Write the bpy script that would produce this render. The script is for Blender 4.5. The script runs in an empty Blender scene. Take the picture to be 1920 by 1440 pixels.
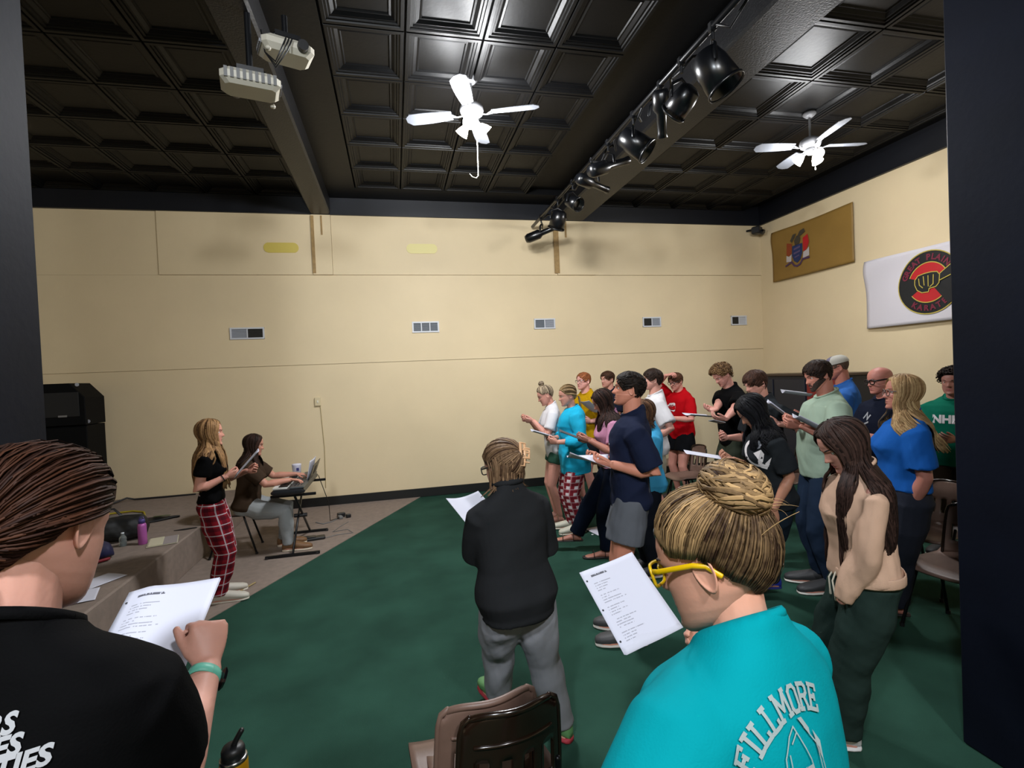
import bpy, bmesh, math, random
import numpy as np
from mathutils import Vector, Matrix, Euler
from mathutils.bvhtree import BVHTree

# ------------------------------------------------------------------ camera, world, light, exposure
SC = bpy.context.scene
COL = SC.collection
H0 = 1.85
RW = Matrix(((0.97376337, 0.04647415, -0.22276682), (-0.22336879, 0.0081225, -0.97470016), (-0.04348893, 0.99888647, 0.01829027)))
cam_d = bpy.data.cameras.new('camera')
cam_d.sensor_width = 36.0
cam_d.lens = 18.0
cam_d.clip_start = 0.05
cam = bpy.data.objects.new('camera', cam_d)
COL.objects.link(cam)
cam.matrix_world = Matrix.Translation((0, 0, H0)) @ RW.to_4x4()
SC.camera = cam
w = bpy.data.worlds.new('world')
SC.world = w
w.use_nodes = True
w.node_tree.nodes['Background'].inputs[0].default_value = (0.5, 0.55, 0.7, 1)
w.node_tree.nodes['Background'].inputs[1].default_value = 0.02
SC.view_settings.view_transform = 'Standard'
SC.view_settings.look = 'None'
SC.view_settings.exposure = 1.15
SC.view_settings.gamma = 1.0
SC.view_settings.use_curve_mapping = False
FAN_POWER = 71.0          # each of the bulbs of the two fans in view
FANS = [(0.82, 4.78), (4.67, 4.88)]
def room_lamp(x, y, z, e, size, col=(.93, .96, 1), spot=False):
    l = bpy.data.lights.new('room_lamp_light', 'POINT')
    l.energy = e; l.shadow_soft_size = size; l.color = col
    o = bpy.data.objects.new('room_lamp_light', l); o.location = (x, y, z); COL.objects.link(o)
    if spot:
        l.energy = e * .66; l2 = bpy.data.lights.new('room_lamp_light', 'SPOT'); l2.energy = e * .50; l2.shadow_soft_size = size; l2.color = col; l2.spot_size = math.radians(172); l2.spot_blend = .75
        o2 = bpy.data.objects.new('room_lamp_light', l2); o2.location = (x, y, z); COL.objects.link(o2)
    return o
# the hall goes on behind the camera and carries the same kind of lamps there
REAR = [(-0.9, -0.9, 3.9, 210, (.86, .93, 1)), (0.9, -1.5, 4.0, 190, (.93, .96, 1))]
for a in REAR: room_lamp(a[0], a[1], a[2], a[3], .15, a[4])

def U(px, py, d):
    v = RW @ Vector(((px - 960) / 960, -(py - 720) / 960, -1)) * d
    return Vector((v.x, v.y, v.z + H0))

# ------------------------------------------------------------------ helpers
def hexc(s):
    s = s.lstrip('#')
    c = [int(s[i:i + 2], 16) / 255 for i in (0, 2, 4)]
    return tuple(x / 12.92 if x <= .04045 else ((x + .055) / 1.055) ** 2.4 for x in c) + (1,)

MATS = {}
def mat(name, col='#808080', rough=.6, metal=0, noise=0.0, nscale=8, bump=0.0, bscale=40, emit=None, spec=.5, coat=0, alpha=1, trans=0, sheen=0, sss=0):
    if name in MATS: return MATS[name]
    m = bpy.data.materials.new(name); m.use_nodes = True
    nt = m.node_tree; N = nt.nodes; L = nt.links; P = N['Principled BSDF']
    c = hexc(col) if isinstance(col, str) else col
    P.inputs['Base Color'].default_value = c
    P.inputs['Roughness'].default_value = rough
    P.inputs['Metallic'].default_value = metal
    P.inputs['Specular IOR Level'].default_value = spec
    P.inputs['Coat Weight'].default_value = coat
    P.inputs['Transmission Weight'].default_value = trans
    P.inputs['Sheen Weight'].default_value = sheen
    if sss:
        P.inputs['Subsurface Weight'].default_value = sss
        P.inputs['Subsurface Radius'].default_value = (1, .35, .2)
        P.inputs['Subsurface Scale'].default_value = .012
    if emit:
        P.inputs['Emission Color'].default_value = hexc(emit[0]); P.inputs['Emission Strength'].default_value = emit[1]
    tc = N.new('ShaderNodeTexCoord')
    if noise:
        n = N.new('ShaderNodeTexNoise'); n.inputs['Scale'].default_value = nscale; n.inputs['Detail'].default_value = 4
        L.new(tc.outputs['Object'], n.inputs['Vector'])
        mx = N.new('ShaderNodeMix'); mx.data_type = 'RGBA'; mx.blend_type = 'MIX'
        r = N.new('ShaderNodeMapRange'); r.inputs['From Min'].default_value = .3; r.inputs['From Max'].default_value = .7
        L.new(n.outputs['Fac'], r.inputs['Value']); L.new(r.outputs['Result'], mx.inputs['Factor'])
        mx.inputs[6].default_value = tuple(x * (1 - noise) for x in c[:3]) + (1,)
        mx.inputs[7].default_value = tuple(min(1, x * (1 + noise)) for x in c[:3]) + (1,)
        L.new(mx.outputs[2], P.inputs['Base Color'])
    if bump:
        n2 = N.new('ShaderNodeTexNoise'); n2.inputs['Scale'].default_value = bscale; n2.inputs['Detail'].default_value = 5
        L.new(tc.outputs['Object'], n2.inputs['Vector'])
        b = N.new('ShaderNodeBump'); b.inputs['Strength'].default_value = bump; b.inputs['Distance'].default_value = .01
        L.new(n2.outputs['Fac'], b.inputs['Height']); L.new(b.outputs['Normal'], P.inputs['Normal'])
    MATS[name] = m
    return m

def tag(o, label=None, cat=None, group=None, kind=None):
    if label: o['label'] = label
    if cat: o['category'] = cat
    if group: o['group'] = group
    if kind: o['kind'] = kind
    return o

def empty(name, loc=(0, 0, 0), rz=0, label=None, cat=None, group=None, kind=None):
    o = bpy.data.objects.new(name, None); COL.objects.link(o)
    o.location = loc; o.rotation_euler = (0, 0, rz); o.empty_display_size = .1
    return tag(o, label, cat, group, kind)

def link_mesh(name, V, F, mats, parent=None, smooth=True, mi=None, label=None):
    me = bpy.data.meshes.new(name)
    me.from_pydata([tuple(v) for v in V], [], [tuple(int(i) for i in f) for f in F]); 
    if not isinstance(mats, (list, tuple)): mats = [mats]
    for m in mats: me.materials.append(m)
    if mi is not None: me.polygons.foreach_set('material_index', mi)
    me.polygons.foreach_set('use_smooth', [smooth] * len(me.polygons))
    me.update()
    o = bpy.data.objects.new(name, me); COL.objects.link(o)
    if parent: o.parent = parent
    if label: o['label'] = label
    return o

class MB:
    """collects shapes and links them as one mesh object"""
    def __init__(s): s.V = []; s.F = []; s.M = []; s.S = []
    def add(s, V, F, m=0, sm=False):
        k = len(s.V); s.V += [tuple(v) for v in V]
        s.F += [tuple(i + k for i in f) for f in F]; s.M += [m] * len(F); s.S += [sm] * len(F)
    def box(s, c, d, rot=None, m=0, bev=0):
        hx, hy, hz = d[0] / 2, d[1] / 2, d[2] / 2
        if bev:
            b = min(bev, hx * .9, hy * .9, hz * .9); V = []
            for z, ins in ((-hz, b), (-hz + b, 0), (hz - b, 0), (hz, b)):
                X, Y = hx - ins, hy - ins; c2 = b * .9
                V += [(X - c2, -Y, z), (X, -Y + c2, z), (X, Y - c2, z), (X - c2, Y, z), (-X + c2, Y, z), (-X, Y - c2, z), (-X, -Y + c2, z), (-X + c2, -Y, z)]
            F = [tuple(range(7, -1, -1)), tuple(range(24, 32))]
            for k in range(3):
                for i in range(8):
                    j = (i + 1) % 8; F.append((k * 8 + i, k * 8 + j, k * 8 + 8 + j, k * 8 + 8 + i))
        else:
            V = [(x, y, z) for z in (-hz, hz) for x, y in ((-hx, -hy), (hx, -hy), (hx, hy), (-hx, hy))]
            F = [(3, 2, 1, 0), (4, 5, 6, 7), (0, 1, 5, 4), (1, 2, 6, 5), (2, 3, 7, 6), (3, 0, 4, 7)]
        R = Matrix() if rot is None else (rot.to_4x4() if isinstance(rot, Matrix) else Euler(rot).to_matrix().to_4x4())
        s.add([R @ Vector(v) + Vector(c) for v in V], F, m); return s
    def tube(s, P, r, n=8, m=0, up=None, cap=True, sm=True, rd=True):
        """tube along P; r = number, list, or list of (a,b) half axes (a sideways, b along up)"""
        P = [Vector(p) for p in P]; K = len(P)
        if not isinstance(r, (list, tuple)): r = [r] * K
        r = [(q, q) if not isinstance(q, (list, tuple)) else q for q in r]
        T = []
        for i in range(K):
            t = P[min(i + 1, K - 1)] - P[max(i - 1, 0)]
            T.append(t.normalized() if t.length > 1e-9 else Vector((0, 0, 1)))
        if up is None:
            up = Vector((0, 0, 1)) if abs(T[0].z) < .9 else Vector((0, 1, 0))
        else: up = Vector(up)
        rings = []; cur = up
        if rd:   # rounded ends
            a, b = r[0]; P = [P[0] - T[0] * min(a, b) * .85, P[0] - T[0] * min(a, b) * .5] + P + [P[-1] + T[-1] * min(r[-1]) * .5, P[-1] + T[-1] * min(r[-1]) * .85]
            r = [(r[0][0] * .45, r[0][1] * .45), (r[0][0] * .85, r[0][1] * .85)] + list(r) + [(r[-1][0] * .85, r[-1][1] * .85), (r[-1][0] * .45, r[-1][1] * .45)]
            T = [T[0], T[0]] + T + [T[-1], T[-1]]; K += 4
        V = []
        for i in range(K):
            t = T[i]; u = cur - t * cur.dot(t)
            if u.length < 1e-6: u = t.orthogonal()
            u.normalize(); cur = u; x = t.cross(u)
            a, b = r[i]
            for k in range(n):
                an = 2 * math.pi * k / n
                V.append(P[i] + x * (a * math.cos(an)) + u * (b * math.sin(an)))
        F = []
        for i in range(K - 1):
            for k in range(n):
                j = (k + 1) % n
                F.append((i * n + k, i * n + j, (i + 1) * n + j, (i + 1) * n + k))
        if cap: F += [tuple(range(n - 1, -1, -1)), tuple(range((K - 1) * n, K * n))]
        s.add(V, F, m, sm); return s
    def cyl(s, a, b, r, n=16, m=0, r2=None):
        return s.tube([a, b], [r, r if r2 is None else r2], n=n, m=m, rd=False, sm=False)
    def lathe(s, prof, c=(0, 0, 0), n=24, m=0, R=None, sm=True):
        V = []; 
        for rr, z in prof:
            for k in range(n):
                a = 2 * math.pi * k / n; v = Vector((rr * math.cos(a), rr * math.sin(a), z))
                V.append((R @ v if R else v) + Vector(c))
        F = []; K = len(prof)
        for i in range(K - 1):
            for k in range(n):
                j = (k + 1) % n; F.append((i * n + k, i * n + j, (i + 1) * n + j, (i + 1) * n + k))
        if prof[0][0] > 1e-5: F.append(tuple(range(n - 1, -1, -1)))
        if prof[-1][0] > 1e-5: F.append(tuple(range((K - 1) * n, K * n)))
        s.add(V, F, m, sm); return s
    def rings(s, R, m=0, sm=True, cap=True):
        n = len(R[0]); V = [p for r in R for p in r]; F = []
        for i in range(len(R) - 1):
            for k in range(n):
                j = (k + 1) % n; F.append((i * n + k, i * n + j, (i + 1) * n + j, (i + 1) * n + k))
        if cap: F += [tuple(range(n - 1, -1, -1)), tuple(range((len(R) - 1) * n, len(R) * n))]
        s.add(V, F, m, sm); return s
    def sheet(s, fn, nu, nv, m=0, th=.0, sm=True):
        V = [fn(i / nu, j / nv) for j in range(nv + 1) for i in range(nu + 1)]
        F = [(j * (nu + 1) + i, j * (nu + 1) + i + 1, (j + 1) * (nu + 1) + i + 1, (j + 1) * (nu + 1) + i) for j in range(nv) for i in range(nu)]
        if th:
            k = len(V); n = nu + 1
            N = []
            for j in range(nv + 1):
                for i in range(nu + 1):
                    a = Vector(V[j * n + min(i + 1, nu)]) - Vector(V[j * n + max(i - 1, 0)]); b = Vector(V[min(j + 1, nv) * n + i]) - Vector(V[max(j - 1, 0) * n + i])
                    N.append(a.cross(b).normalized())
            V2 = [Vector(v) - q * th for v, q in zip(V, N)]
            F2 = [tuple(reversed([q + k for q in f])) for f in F]
            E = []
            bd = [i for i in range(nu + 1)] + [j * n + nu for j in range(1, nv + 1)] + [nv * n + i for i in range(nu - 1, -1, -1)] + [j * n for j in range(nv - 1, 0, -1)]
            for q in range(len(bd)):
                a, b = bd[q], bd[(q + 1) % len(bd)]; E.append((b, a, a + k, b + k))
            V = list(V) + V2; F = F + F2 + E
        s.add(V, F, m, sm); return s
    def build(s, name, mats, parent=None, label=None):
        o = link_mesh(name, s.V, s.F, mats, parent, False, s.M, label)
        o.data.polygons.foreach_set('use_smooth', s.S)
        return o

def remesh(mb, vox, it=3, fac=.5):
    me = bpy.data.meshes.new('tmp'); me.from_pydata(mb.V, [], mb.F)
    o = bpy.data.objects.new('tmp', me); COL.objects.link(o)
    r = o.modifiers.new('r', 'REMESH'); r.mode = 'VOXEL'; r.voxel_size = vox; r.use_smooth_shade = True
    if it:
        q = o.modifiers.new('s', 'SMOOTH'); q.iterations = it; q.factor = fac
    dg = bpy.context.evaluated_depsgraph_get(); ev = o.evaluated_get(dg); m2 = ev.to_mesh()
    n = len(m2.vertices); V = np.empty(n * 3, np.float32); m2.vertices.foreach_get('co', V); V = V.reshape(-1, 3).astype(float)
    F = [tuple(p.vertices) for p in m2.polygons]
    N = np.empty(n * 3, np.float32); m2.vertices.foreach_get('normal', N); N = N.reshape(-1, 3)
    ev.to_mesh_clear(); bpy.data.objects.remove(o); bpy.data.meshes.remove(me)
    return V, F, N
# ------------------------------------------------------------------ people
HZ = [-.50, -.48, -.44, -.38, -.30, -.20, -.10, 0, .10, .20, .30, .38, .44, .48, .50]
HW = [.05, .12, .185, .235, .275, .305, .32, .33, .34, .345, .33, .285, .215, .125, .02]
HF = [.30, .36, .385, .385, .385, .385, .385, .375, .385, .375, .335, .265, .175, .065, -.05]
HB = [.20, .10, .00, -.10, -.22, -.34, -.42, -.47, -.49, -.48, -.44, -.36, -.26, -.16, -.08]
def ip(z, xs, ys): return float(np.interp(z, xs, ys))
def g(x, s): return math.exp(-(x / s) ** 2)
def headpt(a, z, feat=True, male=False):
    w_, f_, b_ = ip(z, HZ, HW), ip(z, HZ, HF), ip(z, HZ, HB)
    if male and z < -.15: w_ *= 1.06
    sa, ca = math.sin(a), math.cos(a)
    x = w_ * math.copysign(abs(sa) ** .92, sa); y = (f_ + b_) / 2 + (f_ - b_) / 2 * math.copysign(abs(ca) ** .92, ca)
    if feat and ca > 0:
        k = min(1, ca * 2.5)
        n = ip(-z, [-.12, -.05, .02, .09, .125, .155, .175], [0, .012, .045, .088, .105, .07, 0]) * g(x, ip(z, [-.13, .05], [.052, .036]))
        n += ip(-z, [.07, .12, .17], [0, .03, 0]) * g(abs(x) - .055, .03)
        n -= .038 * g(abs(x) - .15, .08) * g(z - .02, .05)
        n += .02 * g(abs(x) - .13, .12) * g(z - .09, .03)
        n += .022 * g(x, .085) * g(z + .252, .018) + .026 * g(x, .07) * g(z + .298, .02) - .02 * g(x, .1) * g(z + .276, .008)
        n += .035 * g(x, .1) * g(z + .43, .05) - .018 * g(x, .1) * g(z + .345, .022)
        n += .014 * g(abs(x) - .2, .08) * g(z + .08, .08)
        y += n * k
    return Vector((x, y, z))

LINE = [(0, .31), (25, .30), (48, .23), (62, .08), (78, -.05), (88, .02), (102, .0), (115, -.18), (140, -.28), (180, -.32)]
LINEF = [(0, .345), (25, .33), (48, .25), (62, .12), (78, -.02), (88, .02), (102, .0), (115, -.2), (140, -.32), (180, -.36)]
def hline(a, style):
    d = abs(math.degrees(a))
    T = LINEF if style == 'fem' else LINE; z = ip(d, [p[0] for p in T], [p[1] for p in T])
    if style == 'up': z = min(.33, max(ip(d, [p[0] for p in LINEF], [p[1] for p in LINEF]), ip(d, [0, 60, 90, 120, 180], [.33, .12, .06, -.14, -.33])))
    return z

def ear(mb, sgn, hh, fn, skin=0):
    c = headpt(sgn * math.radians(94), -.03, False); c = Vector((c.x * .985, c.y + .02, -.04))
    ax = Vector((0, .9, -.12)).normalized(); az = Vector((0, .12, .99)); out = Vector((sgn * .9, -.42, .0)).normalized()
    rows = [(-.03, .8), (.03, .98), (.055, 1.03), (.06, .9), (.042, .78), (.018, .55), (.015, .25)]
    R = []
    for o_, s_ in rows:
        ring = []
        for k in range(18):
            p = 2 * math.pi * k / 18; sy = math.cos(p) * .078 * (1 + .25 * math.sin(p)); sz = math.sin(p) * .135
            fo = .35 + .65 * (1 - math.cos(p)) / 2 if o_ > .0 else 1
            ring.append(fn(c + ax * sy * s_ + az * sz * s_ + out * o_ * (fo if o_ > .02 else 1)))
        R.append(ring)
    if sgn < 0: R = [list(reversed(r)) for r in R]
    mb.rings(R, m=skin)

def build_head(mb, fn, hh, male, lid=.45, detail=1):
    zs = sorted(set([round(-.5 + i / (34 * detail), 4) for i in range(int(34 * detail) + 1)] + ([-.265, -.275, -.285, -.25, -.31, -.14, -.16] if detail >= 1 else [])))
    n = int(44 * detail); n += n % 2
    A = [math.pi * s * (.5 + .5 * abs(s)) for s in [(-1 + 2 * i / n) for i in range(n)]]
    V = [fn(headpt(a, z, True, male)) for z in zs for a in A]
    F = []; M = []
    for i in range(len(zs) - 1):
        for k in range(n):
            j = (k + 1) % n; F.append((i * n + k, i * n + j, (i + 1) * n + j, (i + 1) * n + k))
            a = A[k]; zc = (zs[i] + zs[i + 1]) / 2; x = headpt(a, zc).x
            hw_ = .095 * (1 - ((zc + .275) / .05) ** 2) if abs(zc + .275) < .05 else 0
            M.append(3 if (math.cos(a) > .5 and abs(x) < hw_) else 0)
    k0 = len(mb.V); mb.V += [tuple(v) for v in V]; mb.F += [tuple(q + k0 for q in f) for f in F]; mb.M += M; mb.S += [True] * len(F)
    mb.add(V[:n], [tuple(range(n - 1, -1, -1))], 0, True); mb.add(V[-n:], [tuple(range(n))], 0, True)
    for s in (-1, 1):
        ear(mb, s, hh, fn)
        c = Vector((s * .15, .268, .018))
        def sph(r, e0, e1, rows, m, tilt=0):
            R = []
            for i in range(rows + 1):
                e = math.radians(e0 + (e1 - e0) * i / rows); ring = []
                for k in range(12):
                    p = 2 * math.pi * k / 12
                    ring.append(fn(c + Vector((r * math.sin(e) * math.cos(p), r * math.cos(e), r * math.sin(e) * math.sin(p)))))
                R.append(list(reversed(ring)))
            mb.rings(R, m=m, cap=True)
        sph(.0535, 0, 24, 2, 2); sph(.053, 24, 100, 4, 1)
        # eyelids: upper and lower shells
        for lo, hi in ((90 - 75 * lid * 1.25, 125), (-60, -32)):
            R = []
            for i in range(5):
                e = math.radians(lo + (hi - lo) * i / 4); ring = []
                for k in range(9):
                    p = math.radians(10 + 160 * k / 8)
                    ring.append(fn(c + Vector((.058 * math.cos(p) * 1.15, .058 * math.sin(p) * math.cos(e), .058 * math.sin(p) * math.sin(e)))))
                R.append(ring)
            V = [p for r in R for p in r]
            mb.add(V, [(i * 9 + k, i * 9 + k + 1, (i + 1) * 9 + k + 1, (i + 1) * 9 + k) for i in range(4) for k in range(8)], 0, True)
        P = []
        for i in range(5):
            x = .075 + .14 * i / 4; z = .098 + .022 * math.sin(i / 4 * 2.4)
            a = math.asin(min(1, x / ip(z, HZ, HW))) ; P.append(fn(headpt(s * a, z) + Vector((0, .004, 0))))
        mb.tube(P, [.010 * hh * q for q in (.8, 1.2, 1.2, 1, .5)], n=5, m=4, rd=False)

def lock_mesh(mb, P, N, wd, th, rnd, RN):
    """one lock of hair: flattened tapered tube"""
    K = len(P); V = []; n = 6 if wd > .003 else 4
    for i in range(K):
        t = (P[min(i + 1, K - 1)] - P[max(i - 1, 0)])
        if t.length < 1e-9: t = Vector((0, 0, 1))
        t.normalize(); u = N[i] - t * N[i].dot(t)
        if u.length < 1e-6: u = t.orthogonal()
        u.normalize(); x = t.cross(u); q = i / (K - 1)
        tp = min(1, .35 + q * 5) * (1 - .75 * max(0, (q - .55) / .45) ** 1.5)
        for k in range(n):
            an = 2 * math.pi * k / n; V.append(P[i] + x * (wd * tp * math.cos(an)) + u * (th * tp * math.sin(an)))
    F = []
    for i in range(K - 1):
        for k in range(n):
            j = (k + 1) % n; F.append((i * n + k, i * n + j, (i + 1) * n + j, (i + 1) * n + k))
    F += [tuple(range(n - 1, -1, -1)), tuple(range((K - 1) * n, K * n))]
    mb.add(V, F, 0, True); RN += [rnd] * len(V)

def hair_mat(name, c1, c2):
    if name in MATS: return MATS[name]
    m = bpy.data.materials.new(name); m.use_nodes = True; nt = m.node_tree; N = nt.nodes; L = nt.links; P = N['Principled BSDF']
    at = N.new('ShaderNodeAttribute'); at.attribute_name = 'rnd'
    mx = N.new('ShaderNodeMix'); mx.data_type = 'RGBA'; mx.inputs[6].default_value = hexc(c1); mx.inputs[7].default_value = hexc(c2)
    tc = N.new('ShaderNodeTexCoord'); no = N.new('ShaderNodeTexNoise'); no.inputs['Scale'].default_value = 60; no.inputs['Detail'].default_value = 3
    L.new(tc.outputs['Object'], no.inputs['Vector'])
    ad = N.new('ShaderNodeMath'); ad.operation = 'MULTIPLY_ADD'; ad.inputs[1].default_value = .7; ad.use_clamp = True
    L.new(no.outputs['Fac'], ad.inputs[0]); sb = N.new('ShaderNodeMath'); sb.operation = 'SUBTRACT'; sb.inputs[1].default_value = .35
    L.new(at.outputs['Fac'], sb.inputs[0]); L.new(sb.outputs[0], ad.inputs[2]); L.new(ad.outputs[0], mx.inputs[0]); L.new(mx.outputs[2], P.inputs['Base Color'])
    P.inputs['Roughness'].default_value = .6; P.inputs['Specular IOR Level'].default_value = .14
    MATS[name] = m; return m

def plaid_mat(name, base, dark, light, sz=.075, wide=.12, both=False):
    if name in MATS: return MATS[name]
    m = bpy.data.materials.new(name); m.use_nodes = True; nt = m.node_tree; N = nt.nodes; L = nt.links; P = N['Principled BSDF']
    at = N.new('ShaderNodeAttribute'); at.attribute_name = 'cloth_uv'
    sp = N.new('ShaderNodeSeparateXYZ'); L.new(at.outputs['Vector'], sp.inputs[0])
    def band(axis, off, width):
        a = N.new('ShaderNodeMath'); a.operation = 'MULTIPLY_ADD'; a.inputs[1].default_value = 1 / sz; a.inputs[2].default_value = off + 20
        L.new(sp.outputs[axis], a.inputs[0]); f = N.new('ShaderNodeMath'); f.operation = 'FRACT'; L.new(a.outputs[0], f.inputs[0])
        c = N.new('ShaderNodeMath'); c.operation = 'LESS_THAN'; c.inputs[1].default_value = width; L.new(f.outputs[0], c.inputs[0]); return c.outputs[0]
    def mixc(fac, a, b, k=1):
        x = N.new('ShaderNodeMix'); x.data_type = 'RGBA'
        q = N.new('ShaderNodeMath'); q.operation = 'MULTIPLY'; q.inputs[1].default_value = k; L.new(fac, q.inputs[0]); L.new(q.outputs[0], x.inputs[0])
        if hasattr(a, 'node'): L.new(a, x.inputs[6])
        else: x.inputs[6].default_value = a
        x.inputs[7].default_value = b; return x.outputs[2]
    c = mixc(band(0, .5, .34), hexc(base), hexc(dark), .55); c = mixc(band(2, .5, .34), c, hexc(dark), .55)
    if both:
        q = N.new('ShaderNodeMath'); q.operation = 'MULTIPLY'; L.new(band(0, 0, wide), q.inputs[0]); L.new(band(2, 0, wide), q.inputs[1]); c = mixc(q.outputs[0], c, hexc(light), .95)
        c = mixc(band(0, .1, wide * .3), c, hexc(light), .25); c = mixc(band(2, .1, wide * .3), c, hexc(light), .25)
    else: c = mixc(band(0, 0, wide), c, hexc(light), .75); c = mixc(band(2, 0, wide), c, hexc(light), .75)
    L.new(c, P.inputs['Base Color']); P.inputs['Roughness'].default_value = .9; P.inputs['Specular IOR Level'].default_value = .1
    MATS[name] = m; return m

def cloth(name, col, rough=.85, noise=.05, sheen=0):
    return mat(name, col, rough, 0, noise, 6, .12, 260, spec=.06, sheen=sheen)

def ik(a, t, l1, l2, pole):
    d = t - a; L = d.length
    if L > (l1 + l2) * .998: t = a + d.normalized() * (l1 + l2) * .998; d = t - a; L = d.length
    u = d.normalized(); x = (l1 * l1 - l2 * l2 + L * L) / (2 * L); hgt = math.sqrt(max(0, l1 * l1 - x * x))
    p = Vector(pole) - u * Vector(pole).dot(u); p.normalize()
    return a + u * x + p * hgt, t

def hand(mb, W, f, back, side, s, curl=(.5, .6, .4), spread=0, thumb=.5, sides=7):
    f = f.normalized(); b = (back - f * back.dot(f)).normalized(); xr = f.cross(b); th = xr * (-1 if side > 0 else 1)
    def L(x, y, z): return W + th * (x * s) + f * (y * s) + b * (z * s)
    prof = [(-.012, .024, .019), (.012, .027, .017), (.035, .036, .016), (.062, .041, .0145), (.085, .040, .0115), (.094, .034, .008)]
    R = []
    for y, a, c in prof:
        R.append([L(a * math.cos(p) , y, c * math.sin(p) - (.004 * math.cos(p) if y > 0 else 0)) for p in [2 * math.pi * k / 12 for k in range(12)]])
    if side < 0: R = [list(reversed(r)) for r in R]
    mb.rings(R)
    for i, (x, y, ln, r) in enumerate([(.030, .084, .074, .0092), (.0105, .089, .082, .0095), (-.0095, .086, .076, .009), (-.0275, .079, .060, .008)]):
        p = Vector((x * .9, y - .018, 0)); ang = 0; pts = [p.copy(), Vector((x, y, -.001))]; q = pts[-1].copy()
        for j, fr in enumerate((.46, .30, .24)):
            ang += curl[j] * (1 + .08 * i)
            q = q + Vector((spread * (1.5 - i) * .12 * ln * fr, math.cos(ang) * ln * fr, -math.sin(ang) * ln * fr)); pts.append(q.copy())
        mb.tube([L(*v) for v in pts], [r * s * k for k in (1, 1, .97, .9, .78)], n=sides, up=b)
    a = thumb
    pts = [Vector((.012, .012, -.004)), Vector((.032, .034, -.012)), Vector((.032 + .030 * math.cos(a), .034 + .030 * math.sin(a) + .008, -.012 - .012)), Vector((.032 + .045 * math.cos(a), .070 + .022 * math.sin(a), -.028))]
    mb.tube([L(*v) for v in pts], [r * s for r in (.014, .0125, .0108, .0088)], n=sides, up=b)

def torso_rings(h, sex, b, ease=0, z0=.475, z1=.86, hemw=0, bust=None, n=28, tilt=0):
    f = sex == 'f'
    Z = [.475, .52, .56, .61, .66, .72, .77, .80, .822, .840, .86]
    Wd = [.085, .100, .094, .080, .084, .094, .100, .101, .078, .046, .034] if f else [.082, .092, .089, .087, .092, .103, .112, .114, .088, .050, .038]
    Dp = [.060, .068, .060, .054, .056, .066, .062, .052, .043, .037, .034] if f else [.060, .066, .060, .058, .062, .068, .066, .056, .046, .040, .036]
    Yo = [0, -.006, 0, .002, .004, .010, .002, -.004, -.008, -.008, -.006] if f else [0, -.004, 0, .003, .004, .005, .0, -.004, -.008, -.008, -.006]
    bf = [b, b, b * 1.02, b * 1.04, b * 1.03, b, (1 + b) / 2, (1 + b) / 2, (2 + b) / 3, 1, 1]
    R = []; zs = sorted(set([z0, z1] + [z for z in Z if z0 < z < z1] + [z0 + (z1 - z0) * i / 14 for i in range(1, 14)]))
    for z in zs:
        w_ = ip(z, Z, Wd) * ip(z, Z, bf) * h + ease * ip(z, [.5, .78, .83, .86], [1, 1, .55, .3]); d_ = ip(z, Z, Dp) * ip(z, Z, bf) * h + ease * ip(z, [.5, .78, .83, .86], [1, .8, .45, .3])
        if hemw: k = max(0, min(1, (.72 - z) / .2)); w_ += hemw * k; d_ += hemw * k
        yo = ip(z, Z, Yo) * h; ring = []
        for k in range(n):
            a = 2 * math.pi * k / n; ca, sa = math.cos(a), math.sin(a)
            x = w_ * math.copysign(abs(ca) ** .86, ca); tl = max(0, min(1, (z - .80) / .05)) * tilt * h; y = d_ * math.copysign(abs(sa) ** .86, sa)
            if f and y > 0: y += (.014 * h * b) * g(z - .725, .035) * min(1, y / d_ * 1.5) * (g(abs(x) / h - .045, .045))
            if b > 1.15 and y > 0: y += (b - 1.1) * .12 * h * g(z - .60, .07) * y / d_
            ring.append(Vector((x, y + yo, z * h - tl * y / max(d_, .01))))
        R.append(ring)
    return R

def fold(V, N, amp, seed, k=22):
    if amp <= 0: return V
    r = np.random.RandomState(seed); D = np.zeros(len(V))
    for i in range(5):
        d = r.randn(3); d[2] *= .55; d /= np.linalg.norm(d); e = r.randn(3)
        ph = V @ d * k * (1 + .5 * i) + 2.2 * np.sin(V @ e * k * .33 + r.rand() * 6) + r.rand() * 6
        s = np.sin(ph); D += (np.sign(s) * np.abs(s) ** 1.6) / (1 + .45 * i)
    return V + N * (D[:, None] * amp)

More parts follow.
